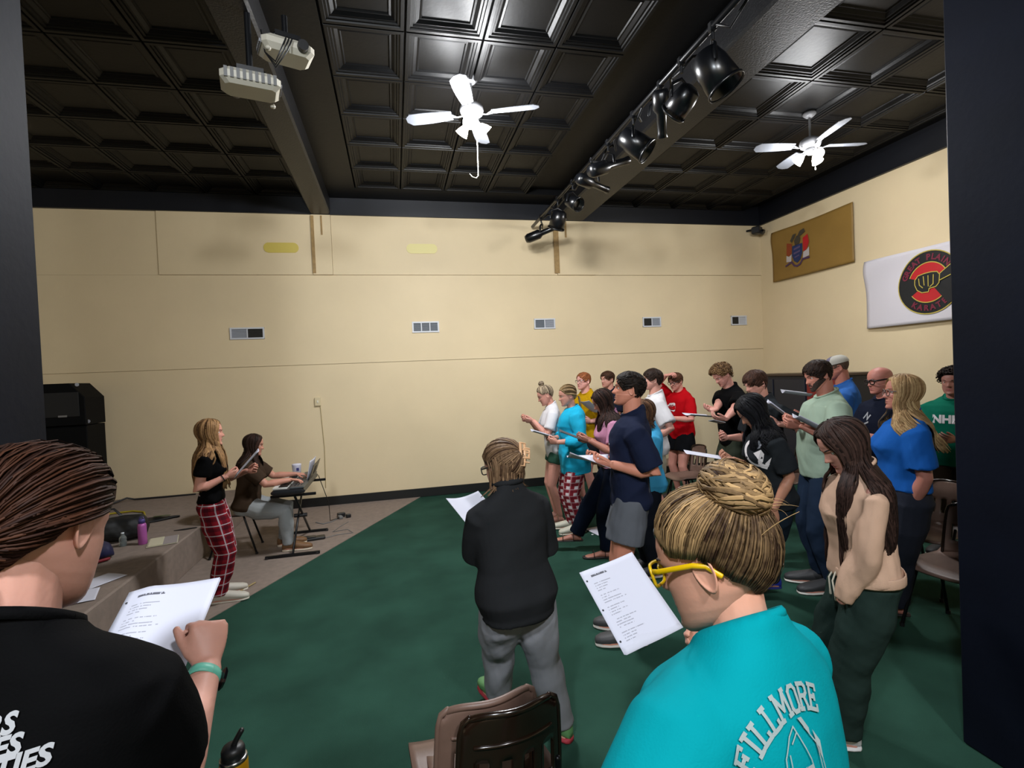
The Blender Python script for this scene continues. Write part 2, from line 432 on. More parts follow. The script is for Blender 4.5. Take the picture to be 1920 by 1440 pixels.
PEOPLE = {}
def person(key, label, px, py, d, yaw, sex='f', b=1.0, skin='#c99a86', lean=0, head=(0, 0, 0), L=None, R=None, poleL=(-.5, -.5, -.9), poleR=(.5, -.5, -.9),
           top=None, bot=None, shoe=None, hair=None, feet=None, hh=None, vox=.0085, lid=.45, z0=0.0, pelvis=None, det=.8, iris='#3a2a1c', htop=.012, h=None,
           handL={}, handR={}, sleeve=.62, side=0, glasses=None, beard=None, lips=None, foldamp=.004, shirtbody=True, seed=None, P_sw=1.0, nk=.008):
    male = sex == 'm'; seed = seed or (sum(map(ord, key)) * 7)
    rnd = random.Random(seed)
    yr = math.radians(yaw); Wt = U(px, py, d); ln = math.radians(lean); hp, hy, hr = [math.radians(q) for q in head]
    RZ = Matrix.Rotation(yr, 3, 'Z'); Rl = Matrix.Rotation(-ln, 3, 'X') @ Matrix.Rotation(math.radians(side), 3, 'Y')
    # solve the standing height so that the crown reaches the point given
    ztop = Wt.z - z0 - htop
    HH = hh or .228
    def frame(h):
        pel = Vector((0, 0, .52 * h)) + (Vector(pelvis) if pelvis else Vector())
        T = lambda p: pel + Rl @ (Vector(p) - Vector((0, 0, .52 * h)))
        nb = T((0, -.008 * h, .83 * h)); k = Matrix.Rotation(-(ln * .6 + hp * .45), 3, 'X')
        hc = nb + k @ Vector((0, .016 * h, (.17 - nk) * h - .5 * HH))
        Rh = Matrix.Rotation(hy, 3, 'Z') @ Matrix.Rotation(-hp, 3, 'X') @ Matrix.Rotation(hr, 3, 'Y')
        crown = max((hc + Rh @ (headpt(a, z) * HH)).z for a in (0, 1.5, 3) for z in (.2, .3, .38, .44, .48, .5))
        return pel, T, nb, hc, Rh, crown
    if h is None:
        lo, hi = .8, 2.3
        for _ in range(30):
            m_ = (lo + hi) / 2
            if frame(m_)[5] > ztop: hi = m_
            else: lo = m_
        h = lo
    pel, T, nb, hc, Rh, crown = frame(h)
    off = RZ @ Vector((hc.x, hc.y, 0)); base = Vector((Wt.x - off.x, Wt.y - off.y, z0))
    inv = (Matrix.Translation(base) @ RZ.to_4x4()).inverted()
    def loc(p):
        if isinstance(p, tuple) and p and p[0] == 'px': return inv @ U(*p[1:])
        if isinstance(p, tuple) and p and p[0] == 'w': return inv @ Vector(p[1:])
        return Vector(p)
    root = empty('person', base, yr, label, 'person')
    fn = lambda p: hc + Rh @ (Vector(p) * HH)
    s = h / 1.72; ab = .55 + .45 * b
    sw = 1.02 if male else .90; sw *= .8 + .2 * b
    sw *= P_sw; Sh = {1: T((.108 * h * sw, -.006 * h, .790 * h)), -1: T((-.108 * h * sw, -.006 * h, .790 * h))}
    arms = {}
    for sd, tgt, pole, hk in ((1, R, poleR, handR), (-1, L, poleL, handL)):
        if tgt is None: tgt = Sh[sd] + Vector((sd * .035, .05, -.322 * h))
        tgt = loc(tgt); el, wr = ik(Sh[sd], tgt, .170 * h, .150 * h, pole)
        arms[sd] = (Sh[sd], el, wr, hk)
    ft = feet or [(-.09, 0, -8), (.09, .02, 8)]
    legs = {}
    for sd, f_ in ((-1, ft[0]), (1, ft[1])):
        fz = f_[3] if len(f_) > 3 else 0
        if f_[0] == 'w':   # world position of the foot
            q = inv @ Vector((f_[1], f_[2], z0)); an = f_[3]; fz = 0; ank = Vector((q.x, q.y, .05 * h)); 
        else: ank = Vector((f_[0], f_[1], .05 * h + fz)); an = f_[2]
        hip = pel + Vector((sd * .050 * h * (.7 + .3 * b), 0, -.015 * h)); l1 = .245 * h; l2 = .222 * h
        kn, an2 = ik(hip, ank, l1, l2, (sd * .12, 1, .1)); legs[sd] = (hip, kn, an2, math.radians(an))
    # ---- body, one continuous surface
    mb = MB(); skinr = 1.0
    rr = torso_rings(h, sex, b, -.013, z1=.835, tilt=.020); mb.rings([[T(p) for p in r] for r in rr])
    ndir = (hc + Rh @ Vector((0, -.10, -.2)) * HH)
    nr = (.0345 if male else .0295) * h * (.85 + .15 * b)
    mb.tube([T((0, -.010 * h, .79 * h)), nb, ndir], [nr * 1.25, nr, nr * .97], n=12)
    for sd in (1, -1):
        S, E_, W_, hk = arms[sd]
        if hk.get('skip'): pass
        m1 = S.lerp(E_, .5); fo = E_.lerp(W_, .28)
        mb.tube([S + Vector((-sd * .004 * h, 0, -.004 * h)), S.lerp(E_, .15), m1, E_, fo, E_.lerp(W_, .7), W_],
                [.023 * h * ab, .030 * h * ab, .028 * h * ab, .0235 * h * ab, .0245 * h * ab, (.019 * h * ab, .0175 * h * ab), (.0165 * h, .0135 * h)], n=12)
        hip, kn, an, fa = legs[sd]
        mb.tube([hip + Vector((0, 0, .02 * h)), hip.lerp(kn, .35), kn, kn.lerp(an, .3) + Vector((0, -.006 * h, 0)), kn.lerp(an, .7), an], [.056 * h * b, .050 * h * b, .033 * h * ab, .034 * h * ab, .024 * h * ab, .020 * h], n=12)
        fd = Vector((math.sin(fa), math.cos(fa), 0)); fx = Vector((math.cos(fa), -math.sin(fa), 0)); zb = an.z - .05 * h
        fr = [(-.030, .018, .018), (-.01, .022, .040), (.03, .021, .042), (.07, .025, .028), (.10, .028, .018), (.125, .024, .014), (.138, .012, .010)]
        mb.rings([[Vector((an.x, an.y, zb)) + fd * (y * h) + fx * (w_ * h * math.cos(p)) + Vector((0, 0, t_ * h * (.5 + .5 * math.sin(p)) + .004)) for p in [2 * math.pi * k / 12 for k in range(12)]] for y, w_, t_ in fr])
    near = vox < .0075
    def dohands(m):
        for sd in (1, -1):
            S, E_, W_, hk = arms[sd]
            if hk.get('hide'): continue
            fdir = Vector(hk['dir']) if 'dir' in hk else (W_ - E_).normalized()
            bk = Vector(hk['back']) if 'back' in hk else Vector((sd * .8, 0, .4))
            hand(m, W_, fdir, bk, sd, s * hk.get('s', .98), hk.get('curl', (.35, .5, .35)), hk.get('spread', 0), hk.get('thumb', .7), 8 if near else 6)
    if near: dohands(mb)
    V, F, N = remesh(mb, vox, 3, .5)
    bm_ = MB(); bm_.add([Vector(v) for v in V], F, 0, True)
    if not near: dohands(bm_); bm_.S = [True] * len(bm_.F)
    build_head(bm_, fn, HH, male, lid, det * (1.5 if near else 1))
    sk = mat('skin_' + skin.strip('#'), skin, .5, 0, .06, 9, .05, 120, spec=.35, sss=.12)
    body = bm_.build('body', [sk, mat('eye_white', '#d8d4cf', .25), mat('iris_' + iris.strip('#'), iris, .2), mat('lip_' + (lips or skin).strip('#'), lips or '#a8605c', .45), mat('brow_' + (hair or {}).get('c1', '#4a3426').strip('#'), (hair or {}).get('c1', '#4a3426'), .8)], root)
    info = dict(root=root, T=T, Rl=Rl, h=h, hc=hc, Rh=Rh, HH=HH, fn=fn, arms=arms, legs=legs, inv=inv, base=base, RZ=RZ, body=body)
    # ---- trousers or shorts
    if bot:
        mb = MB(); e = bot.get('ease', .010); kf = bot.get('len', 1.0); flare = bot.get('flare', 0); tz = bot.get('top', .60)
        rr = torso_rings(h, sex, b, min(e, .008) + .003, z0=.47, z1=tz)
        mb.rings([[T(p) if p.z > .53 * h else T(p) for p in r] for r in rr])
        UVc = []
        for sd in (1, -1):
            hip, kn, an, fa = legs[sd]
            P = [hip + Vector((0, 0, .03 * h)), hip.lerp(kn, .35), hip.lerp(kn, .7), kn, kn.lerp(an, .3), kn.lerp(an, .65), an + Vector((0, 0, .0 * h))]
            Rr = [.052 * b, .053 * b, .045 * b, .037 * ab, .036 * ab, .029 * ab, .026]
            Rr = [q * h + e + .002 + flare * i / 6 for i, q in enumerate(Rr)]
            if kf < 1:   # shorts: keep part of the leg only
                LL = hip.lerp(kn, kf / .52) if kf < .52 else kn.lerp(an, (kf - .52) / .48)
                P2 = [hip + Vector((0, 0, .03 * h)), hip.lerp(LL, .5), LL]; Rr = [.050 * b * h + e * .5, .056 * b * h + e * 1.3, (.048 * b if kf < .45 else .042 * b) * h + e * 1.6 + flare]
                mb.tube(P2, Rr, n=16, rd=False)
            else: mb.tube(P, Rr, n=16, rd=False)
        V, F, N = remesh(mb, bot.get('vox', .0095), 2, .5)
        V = fold(V, N, bot.get('fold', .003), seed + 3, 20)
        o = link_mesh(bot.get('name', 'trousers'), V, F, bot['mat'], root, True)
        if bot.get('uv'):
            uv = np.zeros((len(V), 3)); 
            for sd in (1, -1):
                hip, kn, an, fa = legs[sd]; m_ = (V[:, 0] > 0) if sd > 0 else (V[:, 0] <= 0)
                z = V[:, 2]; cx = np.interp(z, [an.z, kn.z, hip.z], [an.x, kn.x, hip.x]); cy = np.interp(z, [an.z, kn.z, hip.z], [an.y, kn.y, hip.y])
                uv[m_, 0] = (np.arctan2(V[:, 0] - cx, V[:, 1] - cy) * .075)[m_]
            uv[:, 2] = V[:, 2]
            at = o.data.attributes.new('cloth_uv', 'FLOAT_VECTOR', 'POINT'); at.data.foreach_set('vector', uv.astype(np.float32).ravel())
        info['bot'] = o
    # ---- shirt
    if top:
        mb = MB(); e = top.get('ease', .012); z0_ = top.get('hem', .50); sl = top.get('sleeve', .6); nz = top.get('neck', .852)
        rr = torso_rings(h, sex, b, e, z0=z0_, z1=nz, hemw=top.get('hemw', .008), tilt=.020)
        mb.rings([[T(p) for p in r] for r in rr])
        for sd in (1, -1):
            S, E_, W_, hk = arms[sd]; se = top.get('sease', e)
            A0 = S + Rl @ Vector((-sd * .03 * h, 0, -.004 * h))
            if sl <= 1:
                P = [A0, S.lerp(E_, .12), S.lerp(E_, sl * .5), S.lerp(E_, sl)]; Rr = [.034 * h * ab + se * .6, .036 * h * ab + se * .8, .032 * h * ab + se * 1.3, .030 * h * ab + se * 1.6]
            else:
                q = sl - 1; P = [A0, S.lerp(E_, .12), S.lerp(E_, .5), E_, E_.lerp(W_, .35 * q), E_.lerp(W_, .75 * q), E_.lerp(W_, q)]
                Rr = [.034 * h * ab + se * .6, .036 * h * ab + se * .8, .031 * h * ab + se * 1.1, .027 * h * ab + se * 1.3, .027 * h * ab + se * 1.3, .023 * h * ab + se * 1.2, top.get('cuff', .021) * h + se * .4]
            mb.tube(P, Rr, n=16, rd=False)
        neckring = [T(p) for p in rr[-1]]; hemring = [T(p) for p in rr[0]]
        V, F, N = remesh(mb, top.get('vox', .0095), top.get('it', 3), .5)
        V = fold(V, N, top.get('fold', foldamp), seed + 5, top.get('fk', 20))
        o = link_mesh(top.get('name', 't_shirt'), V, F, top['mat'], root, True); info['top'] = o
        if top.get('rib', True) and not top.get('collar'):
            mb = MB(); cn = sum(neckring, Vector()) / len(neckring); q_ = [cn + (p - cn) * 1.0 - Vector((0, 0, .004)) for p in neckring]; mb.tube(q_ + [q_[0]], [(.0045, .009)] * (len(q_) + 1), n=6, up=(0, 0, 1), rd=False, cap=False); mb.build('neckband', top['mat'], root)
        if top.get('hemband'):
            mb = MB(); cn = sum(hemring, Vector()) / len(hemring); q_ = [cn + (p - cn) * .985 + Vector((0, 0, .018)) for p in hemring]; mb.tube(q_ + [q_[0]], [(.004, .024)] * (len(q_) + 1), n=8, up=(0, 0, 1), rd=False, cap=False); mb.build('hem_band', top['mat'], root)
            for sd in (1, -1):
                S, E_, W_, hk = arms[sd]; mb = MB(); a_ = (W_ - E_).normalized(); mb.tube([E_.lerp(W_, .80), E_.lerp(W_, .96)], [.026 * h, .022 * h], n=14, rd=False); mb.build('cuff', top['mat'], root)
        if top.get('collar'):
            mb = MB(); c0 = T((0, -.008 * h, nz * h + top.get('cz', 0)))
            mb.tube([c0 + Rl @ Vector((math.sin(q) * (.043 * h), math.cos(q) * .040 * h, .006 * math.cos(q + math.pi))) for q in [2 * math.pi * k / 20 for k in range(20)]] + [c0 + Rl @ Vector((0, .040 * h, -.006))], top.get('cr', .006), n=6, rd=False, cap=False)
            mb.build('collar', top['collar'], root)
    # ---- shoes
    if shoe:
        for sd in (-1, 1):
            hip, kn, an, fa = legs[sd]; fd = Vector((math.sin(fa), math.cos(fa), 0)); fx = Vector((math.cos(fa), -math.sin(fa), 0)); zb = an.z - .05 * h
            mb = MB(); c = Vector((an.x, an.y, zb)); kind = shoe.get('kind', 'sneaker')
            def sec(y, w_, z0q, z1q, ex=1.0): return [c + fd * (y * h) + fx * (w_ * h * math.copysign(abs(math.cos(p)) ** .8, math.cos(p))) + Vector((0, 0, z0q + (z1q - z0q) * (.5 + .5 * math.copysign(abs(math.sin(p)) ** .8, math.sin(p))))) for p in [2 * math.pi * k / 16 for k in range(16)]]
            so = shoe.get('sole', .022)
            outl = [(-.040, .012), (-.034, .020), (-.015, .0245), (.02, .025), (.06, .028), (.10, .031), (.128, .027), (.146, .017), (.150, .008)]
            if kind == 'sandal':
                mb.rings([sec(y, w_ + .002, 0.001, so) for y, w_ in outl], m=1)
                for y in (.085, .02):
                    mb.tube([c + fd * (y * h) + fx * (.029 * h * math.cos(p)) + Vector((0, 0, so - .004 + (.040 if y < .05 else .026) * h * math.sin(p) * 1.12 + .004)) for p in [math.pi * k / 10 for k in range(11)]], [(.013, .003)] * 11, n=6, up=fd, rd=False)
            else:
                mb.rings([sec(y, w_ + .0015, 0.001, so) for y, w_ in outl], m=1)
                hi = [.030, .046, .054, .052, .042, .032, .026, .018, .012]
                mb.rings([sec(y, w_, so - .006, so + hq * h * shoe.get('hi', 1)) for (y, w_), hq in zip(outl, hi)], m=0)
                if shoe.get('stripes'):
                    for q in (.03, .06, .09):
                        for sx in (-1, 1):
                            mb.tube([c + fd * ((q) * h) + fx * (sx * .0285 * h) + Vector((0, 0, so + .004)), c + fd * ((q - .02) * h) + fx * (sx * .020 * h) + Vector((0, 0, so + .048 * h))], [(.0075, .003)] * 2, n=6, m=2, rd=False)
                if shoe.get('sock'):
                    mb.tube([an + Vector((0, 0, -.01)), an + Vector((0, 0, shoe.get('sockh', .07)))], [.026 * h, .026 * h], n=12, m=3, rd=False)
            ms = [mat('shoe_' + shoe['col'].strip('#'), shoe['col'], .6), mat('sole_' + shoe.get('scol', '#c8c4bc').strip('#'), shoe.get('scol', '#c8c4bc'), .7), mat('stripe_black', '#151515', .5), mat('sock_white', '#d8d8d6', .9)]
            mb.build('sandal' if kind == 'sandal' else 'shoe', ms, root)
    if hair: build_hair(info, hair, rnd, sex, b)
    if beard:
        mb = MB(); n = 30; RN = []
        R = []
        for i in range(9):
            ring = []
            for k in range(n + 1):
                a = math.radians(-98 + 196 * k / n); ad = abs(math.degrees(a))
                zt = ip(ad, [0, 18, 30, 60, 85, 98], [-.32, -.29, -.18, -.10, .0, .04]); zl = ip(ad, [0, 40, 98], [-.495, -.46, -.2])
                z = zl + (zt - zl) * i / 8; p = headpt(a, z, True, True); nrm = Vector((p.x, p.y + .1, 0)).normalized()
                ring.append(fn(p + nrm * (.012 if 0 < i < 8 else -.006) + Vector((0, 0, -.012 if i < 3 else 0))))
            R.append(ring)
        V = [p for r in R for p in r]; m_ = n + 1
        mb.add(V, [(i * m_ + k, i * m_ + k + 1, (i + 1) * m_ + k + 1, (i + 1) * m_ + k) for i in range(8) for k in range(n)], 0, True)
        mb.tube([fn(headpt(math.radians(q), -.222 - abs(q) * .0016) + Vector((0, .006, 0))) for q in (-20, -12, -4, 4, 12, 20)], [(.012 * HH, .02 * HH)] * 6, n=6)
        mb.build('beard', mat('beard_' + beard.strip('#'), beard, .9, 0, .3, 90, .8, 400), root)
    if glasses:
        mb = MB(); r_ = glasses.get('r', .008)
        for sx in (-1, 1):
            c = Vector((sx * .155, .415, .01)); w_, hg = glasses.get('w', .115), glasses.get('hg', .085)
            P = [fn(c + Vector((w_ * math.copysign(abs(math.cos(p)) ** .6, math.cos(p)), -.03 * abs(math.cos(p)) * (1 if sx * math.cos(p) > 0 else .2), hg * math.copysign(abs(math.sin(p)) ** .6, math.sin(p))))) for p in [2 * math.pi * k / 20 for k in range(21)]]
            mb.tube(P, r_ * HH / .228 * .35 if False else r_ * .5, n=6, rd=False, cap=False)
            P = [fn(Vector((sx * .27, .385, .05))), fn(Vector((sx * .335, .30, .05))), fn(Vector((sx * .355, 0, .045))), fn(Vector((sx * .352, -.10, .02))), fn(Vector((sx * .34, -.18, -.07)))]
            mb.tube(P, [(r_ * .35, r_ * .8)] * 5, n=6, up=(0, 0, 1))
        mb.tube([fn(Vector((-.045, .43, .035))), fn(Vector((0, .445, .045))), fn(Vector((.045, .43, .035)))], r_ * .5, n=6)
        mb.build('glasses', mat('glasses_' + glasses['col'].strip('#'), glasses['col'], .35, metal=glasses.get('metal', 0)), root)
    PEOPLE[key] = info
    return info

def build_hair(I, H, rnd, sex, b):
    """H: style, c1 dark, c2 light, len, n, w, thick"""
    fn, Rh, hc, HH, h, T = I['fn'], I['Rh'], I['hc'], I['HH'], I['h'], I['T']
    st = H['style']; th = H.get('thick', .045); mb = MB(); RN = []
    Rinv = Rh.transposed(); down = Rinv @ Vector((0, 0, -1))
    up = st in ('bun', 'pony', 'claw', 'halfup')
    lst = 'up' if up else ('fem' if st in ('long', 'bob', 'curly') else 'std')
    if st == 'bald': return
    # cap
    nA = 40; nR = 12; R = []
    for i in range(nR + 1):
        q = i / nR; ring = []
        for k in range(nA):
            a = -math.pi + 2 * math.pi * k / nA; z0 = hline(a, lst)
            if H.get('fringe') and abs(a) < .9: z0 -= H['fringe'] * (1 - abs(a) / .95)
            z = z0 + (.499 - z0) * (1 - (1 - q) ** 1.35); p = headpt(a, z, False)
            nrm = Vector((p.x / .34 ** 2, (p.y + .05) / .43 ** 2, (p.z - .02) / .5 ** 2)).normalized()
            t_ = th * min(1, q * 4 + .12) * (1 + .12 * math.sin(a * 7 + q * 9) + .08 * math.sin(a * 13))
            ring.append(fn(p + nrm * (t_ if i else -.01)))
        R.append(ring)
    k0 = len(mb.V); mb.rings(R, m=0, cap=False); top = len(mb.V)
    mb.add([R[-1][k] for k in range(nA)], [tuple(range(nA))], 0, True); RN += [.35 + .25 * rnd.random() for _ in range(len(mb.V))]
    def cap_pt(a, z, ex=0.0):
        p = headpt(a, z, False); nrm = Vector((p.x / .34 ** 2, (p.y + .05) / .43 ** 2, (p.z - .02) / .5 ** 2)).normalized()
        return p + nrm * (th * H.get('lift', .9) + ex), nrm
    RD = H.get('rootdark', 0)
    def rv(z=1): return max(0, min(1, rnd.gauss(.5, .26))) * (1 if z > .08 or not RD else (1 - RD))
    n = int(H.get('n', 110) * 1.5); wd = H.get('w', .012); tk = wd * H.get('flat', .16); L = H.get('len', .3)
    tr = {z: None for z in ()}
    def torso_push(P):
        # keep a point outside the torso (clothed)
        q = I['Rl'].transposed() @ (P - T((0, 0, .52 * h))) + Vector((0, 0, .52 * h)); zz = q.z / h
        if zz > .86 or zz < .45: return P
        w_ = ip(zz, [.5, .6, .7, .78, .81, .83, .86], [.1, .09, .105, .125, .12, .085, .04]) * h * (.6 + .4 * b) + .014
        d_ = ip(zz, [.5, .6, .7, .78, .81, .83, .86], [.072, .062, .075, .07, .062, .05, .035]) * h * (.6 + .4 * b) + .020
        r = math.sqrt((q.x / w_) ** 2 + (q.y / d_) ** 2)
        if r < 1 and r > 1e-4: q.x /= r ** .9; q.y /= r
        return T(q)
    if st in ('long', 'bob', 'curly', 'halfup'):
        for i in range(n):
            a = math.radians(rnd.uniform(H.get('a0', 38), 180)) * rnd.choice((-1, 1)); z = rnd.uniform(.30, .485) if rnd.random() < .6 else rnd.uniform(max(-.1, hline(a, lst)), .4)
            P = []; N = []; ex = rnd.uniform(-.01, .03)
            if rnd.random() < .35: a *= rnd.uniform(.1, .8); z = rnd.uniform(.40, .49)
            zz = z; a1 = a; at_ = math.copysign(max(abs(a), math.radians(H.get('a0', 50) + rnd.uniform(4, 20))), a)
            while zz > -.28:
                p, nr = cap_pt(a1, zz, ex + (max(0, .1 - zz) * .05)); P.append(fn(p)); N.append(Rh @ nr); zz -= .09 if zz < .38 else .035
                a1 += (at_ - a1) * (.22 if zz > .3 else .4)
            p, nr = cap_pt(a1, -.2, ex + .03); v = fn(p); wn = Rh @ nr; wn.z *= .2
            cur = P[-1].copy(); Ls = L * rnd.uniform(.82, 1.03); st_ = .035; k = 0; wav = H.get('wave', .004); ph = rnd.uniform(0, 6)
            side_ = Vector((-wn.y, wn.x, 0)); fwd_ = (Rh @ Vector((0, 1 if abs(a) < 1.62 else -1, 0))) * (1 if 1.1 < abs(a) < 2.2 else .2); fwd_.z = 0
            bd = H.get('bodyd', None)
            dirv = (P[-1] - P[-2]).normalized() if len(P) > 1 else Vector((0, 0, -1))
            while k * st_ < Ls:
                k += 1; cur = cur + fwd_ * (.006 if k < 12 else 0); dirv = (dirv * .5 + Vector((0, 0, -1)) * .5 + Vector((0, H.get('back', 0), 0))).normalized(); cur = cur + dirv * st_
                c2 = cur + side_ * (wav * math.sin(k * H.get('wk', 1.1) + ph)) + wn * (wav * math.cos(k * H.get('wk', 1.1) + ph))
                c2 = torso_push(c2); P.append(c2); N.append(wn)
            lock_mesh(mb, P, N, wd * rnd.uniform(.7, 1.2), tk, rv(), RN)
    if st == 'short':
        for i in range(n):
            a = rnd.uniform(-math.pi, math.pi); z = .5 - (.5 - (hline(a, lst) + .03)) * rnd.random() ** 1.3
            P = []; N = []; K = 5; ln = L * rnd.uniform(.7, 1.2); dz = ln / K; a1 = a; zz = z
            sw_ = H.get('sweep', .0)
            for j in range(K):
                p, nr = cap_pt(a1, max(zz, hline(a1, lst) - .06 - (H.get('fringe', 0) if abs(a1) < .9 else 0)), rnd.uniform(-.01, .012) + H.get('puff', 0) * math.sin(math.pi * j / K)); P.append(fn(p)); N.append(Rh @ nr)
                zz -= dz * (.5 if abs(a1) < 1 and zz > .3 else 1); a1 += (-a1 * .12 if abs(a1) < 1.9 else (math.copysign(math.pi, a1) - a1) * .05) + sw_ + rnd.uniform(-.05, .05)
            lock_mesh(mb, P, N, wd * rnd.uniform(.7, 1.2), tk, rv(), RN)
    if st == 'curlyshort':
        for i in range(n):
            a = rnd.uniform(-math.pi, math.pi); z = .5 - (.5 - (hline(a, lst) + .05)) * rnd.random() ** 1.2
            p, nr = cap_pt(a, z, 0); c = fn(p); nw = Rh @ nr; t1 = nw.orthogonal().normalized(); t2 = nw.cross(t1); r_ = rnd.uniform(.010, .018); ph = rnd.uniform(0, 6)
            P = [c + (t1 * math.cos(ph + j * .9) + t2 * math.sin(ph + j * .9)) * r_ + nw * (.004 * j - .006) for j in range(8)]
            lock_mesh(mb, P, [nw] * 8, wd, wd * .6, rnd.random(), RN)
    if up:
        tie = Vector(H.get('tie', (0, -.3, .42)))
        cen = Vector((0, -.06, .02)); td = (tie - cen).normalized()
        nn = n if st != 'halfup' else n // 2
        for i in range(nn):
            a = rnd.uniform(-math.pi, math.pi); 
            if st == 'halfup' and abs(a) > 2.4: continue
            z = hline(a, lst) + .02 + abs(rnd.gauss(0, .12)) * (1 if rnd.random() < .6 else 0); z = min(z, .47)
            p0, _ = cap_pt(a, z, 0); d0 = (p0 - cen).normalized(); P = []; N = []; K = 9; an = d0.angle(td, 0)
            if an > 2.9: continue
            loose = rnd.uniform(0, .03) if rnd.random() < .8 else rnd.uniform(.03, .06)
            ax = d0.cross(td).normalized() if an > 1e-3 else Vector((1, 0, 0))
            for j in range(K):
                q = j / (K - 1); dd = Matrix.Rotation(an * q, 3, ax) @ d0
                # radius of the hair shell in this direction
                lo_, hi_ = .1, .9
                for _ in range(14):
                    m_ = (lo_ + hi_) / 2; pp = cen + dd * m_; zz = pp.z
                    ins = False
                    if -.5 < zz < .5:
                        w_ = ip(zz, HZ, HW); f_ = ip(zz, HZ, HF); b_ = ip(zz, HZ, HB); ins = (pp.x / w_) ** 2 + ((pp.y - (f_ + b_) / 2) / ((f_ - b_) / 2)) ** 2 < 1
                    if ins: lo_ = m_
                    else: hi_ = m_
                pr = cen + dd * (lo_ + th * (.5 + .5 * min(1, q * 4)) + loose * math.sin(math.pi * q) + .01)
                P.append(fn(pr)); N.append(Rh @ dd)
            lock_mesh(mb, P, N, wd * rnd.uniform(.7, 1.3), tk, rv(z), RN)
        for i in range(H.get('wisps', 0)):
            a = rnd.uniform(1.7, math.pi) * rnd.choice((-1, 1)); p0, nr = cap_pt(a, rnd.uniform(-.05, .42), .01); d2 = (td * rnd.uniform(.3, 1) + Vector((rnd.uniform(-.7, .7), rnd.uniform(-.5, .5), rnd.uniform(-.6, .2)))).normalized(); P = []; N = []; q_ = p0.copy(); dv = d2
            for j in range(8):
                P.append(fn(q_)); N.append(Rh @ nr); dv = (dv + nr * (.03 - .03 * j) + Vector((0, 0, -.06))).normalized(); q_ = q_ + dv * .055
            lock_mesh(mb, P, N, wd * .4, wd * .2, .8 + .2 * rnd.random(), RN)
        tw = fn(cen + td * (td.dot(tie - cen) + .02))
        if st == 'bun':
            br = H.get('br', .05); bc = fn(Vector(H['bun'])); ax = (bc - fn(cen)).normalized(); t1 = ax.orthogonal().normalized(); t2 = ax.cross(t1)
            sx, sy, sz = H.get('bs', (1, 1, .75))
            # core
            rr_ = []
            for i in range(8):
                e = math.pi * (i + .3) / 7.6; rr_.append([bc + (t1 * math.cos(p) * sx + t2 * math.sin(p) * sy) * (br * .86 * math.sin(e)) - ax * (br * sz * math.cos(e) * .86) for p in [2 * math.pi * k / 14 for k in range(14)]])
            k1 = len(mb.V); mb.rings(rr_); RN += [.3] * (len(mb.V) - k1)
            for i in range(H.get('bn', 60)):
                ph = rnd.uniform(0, 6.28); e0 = rnd.uniform(.25, .9); tw_ = rnd.uniform(1.4, 2.6) * H.get('spin', 1); P = []; N = []; rad = rnd.uniform(.92, 1.08); K = 12
                tilt = rnd.uniform(-.06, .06)
                for j in range(K):
                    q = j / (K - 1); e = math.pi * (e0 + (rnd.uniform(-.01, .01)) + .12 * math.sin(q * 3.0) + tilt * q) ; e = max(.12, min(3.0, e * .9)); p = ph + tw_ * q
                    nv = (t1 * math.cos(p) * sx + t2 * math.sin(p) * sy) * math.sin(e) - ax * sz * math.cos(e)
                    P.append(bc + nv * br * rad); N.append(nv.normalized())
                lock_mesh(mb, P, N, H.get('bw', wd) * rnd.uniform(.8, 1.3), tk * 1.1, rv(), RN)
        if st == 'pony':
            for i in range(H.get('pn', 26)):
                P = []; N = []; cur = tw.copy(); ph = rnd.uniform(0, 6.28); rr_ = H.get('pr', .018) * math.sqrt(rnd.random()); dirv = (Rh @ td); nv = Vector((math.cos(ph), math.sin(ph), 0))
                Lp = L * rnd.uniform(.75, 1.05); k = 0; K = 12
                for j in range(K):
                    q = j / (K - 1); dirv = (dirv * .55 + Vector((0, -.05, -1)) * .45).normalized(); cur = cur + dirv * (Lp / K)
                    c2 = torso_push(cur + nv * rr_ * (math.sin(min(1, q * 2.5 + .2) * 1.57)) + Vector((math.sin(q * 6 + ph), math.cos(q * 5 + ph), 0)) * H.get('wave', .003)); P.append(c2); N.append(nv)
                lock_mesh(mb, P, N, wd * rnd.uniform(.7, 1.2), tk, rv(), RN)
        if st == 'claw':   # loose ends below the clasp
            for i in range(H.get('pn', 60)):
                a = math.radians(rnd.uniform(85, 180)) * rnd.choice((-1, 1)); P = []; N = []; zz = rnd.uniform(.0, .25); ex = rnd.uniform(0, .05)
                while zz > -.2:
                    p, nr = cap_pt(a, zz, ex); P.append(fn(p)); N.append(Rh @ nr); zz -= .07
                wn = Rh @ nr; cur = P[-1].copy(); k = 0; Ls = L * rnd.uniform(.7, 1.05); dirv = Vector((0, 0, -1)) + wn * .2
                while k * .02 < Ls:
                    k += 1; q = k * .02 / Ls; dv = Vector((0, 0, -1)) + wn * (.35 - .8 * q); cur = torso_push(cur + dv.normalized() * .02); P.append(cur.copy()); N.append(wn)
                lock_mesh(mb, P, N, wd * rnd.uniform(.7, 1.2), tk, rv(), RN)
    hm = hair_mat('hair_' + H['c1'].strip('#') + H['c2'].strip('#'), H['c1'], H['c2'])
    o = mb.build('hair', hm, I['root'])
    at = o.data.attributes.new('rnd', 'FLOAT', 'POINT'); RN = (RN + [.5] * len(mb.V))[:len(mb.V)]; at.data.foreach_set('value', RN)
    I['hair'] = o

def pix_hit(I, px, py, tgt='top'):
    me = I[tgt].data; bvh = BVHTree.FromPolygons([v.co.copy() for v in me.vertices], [tuple(p.vertices) for p in me.polygons])
    a = I['inv'] @ Vector((0, 0, H0)); b = I['inv'] @ U(px, py, 1.0); h_, n_, i_, d_ = bvh.ray_cast(a, (b - a).normalized(), 20)
    return h_
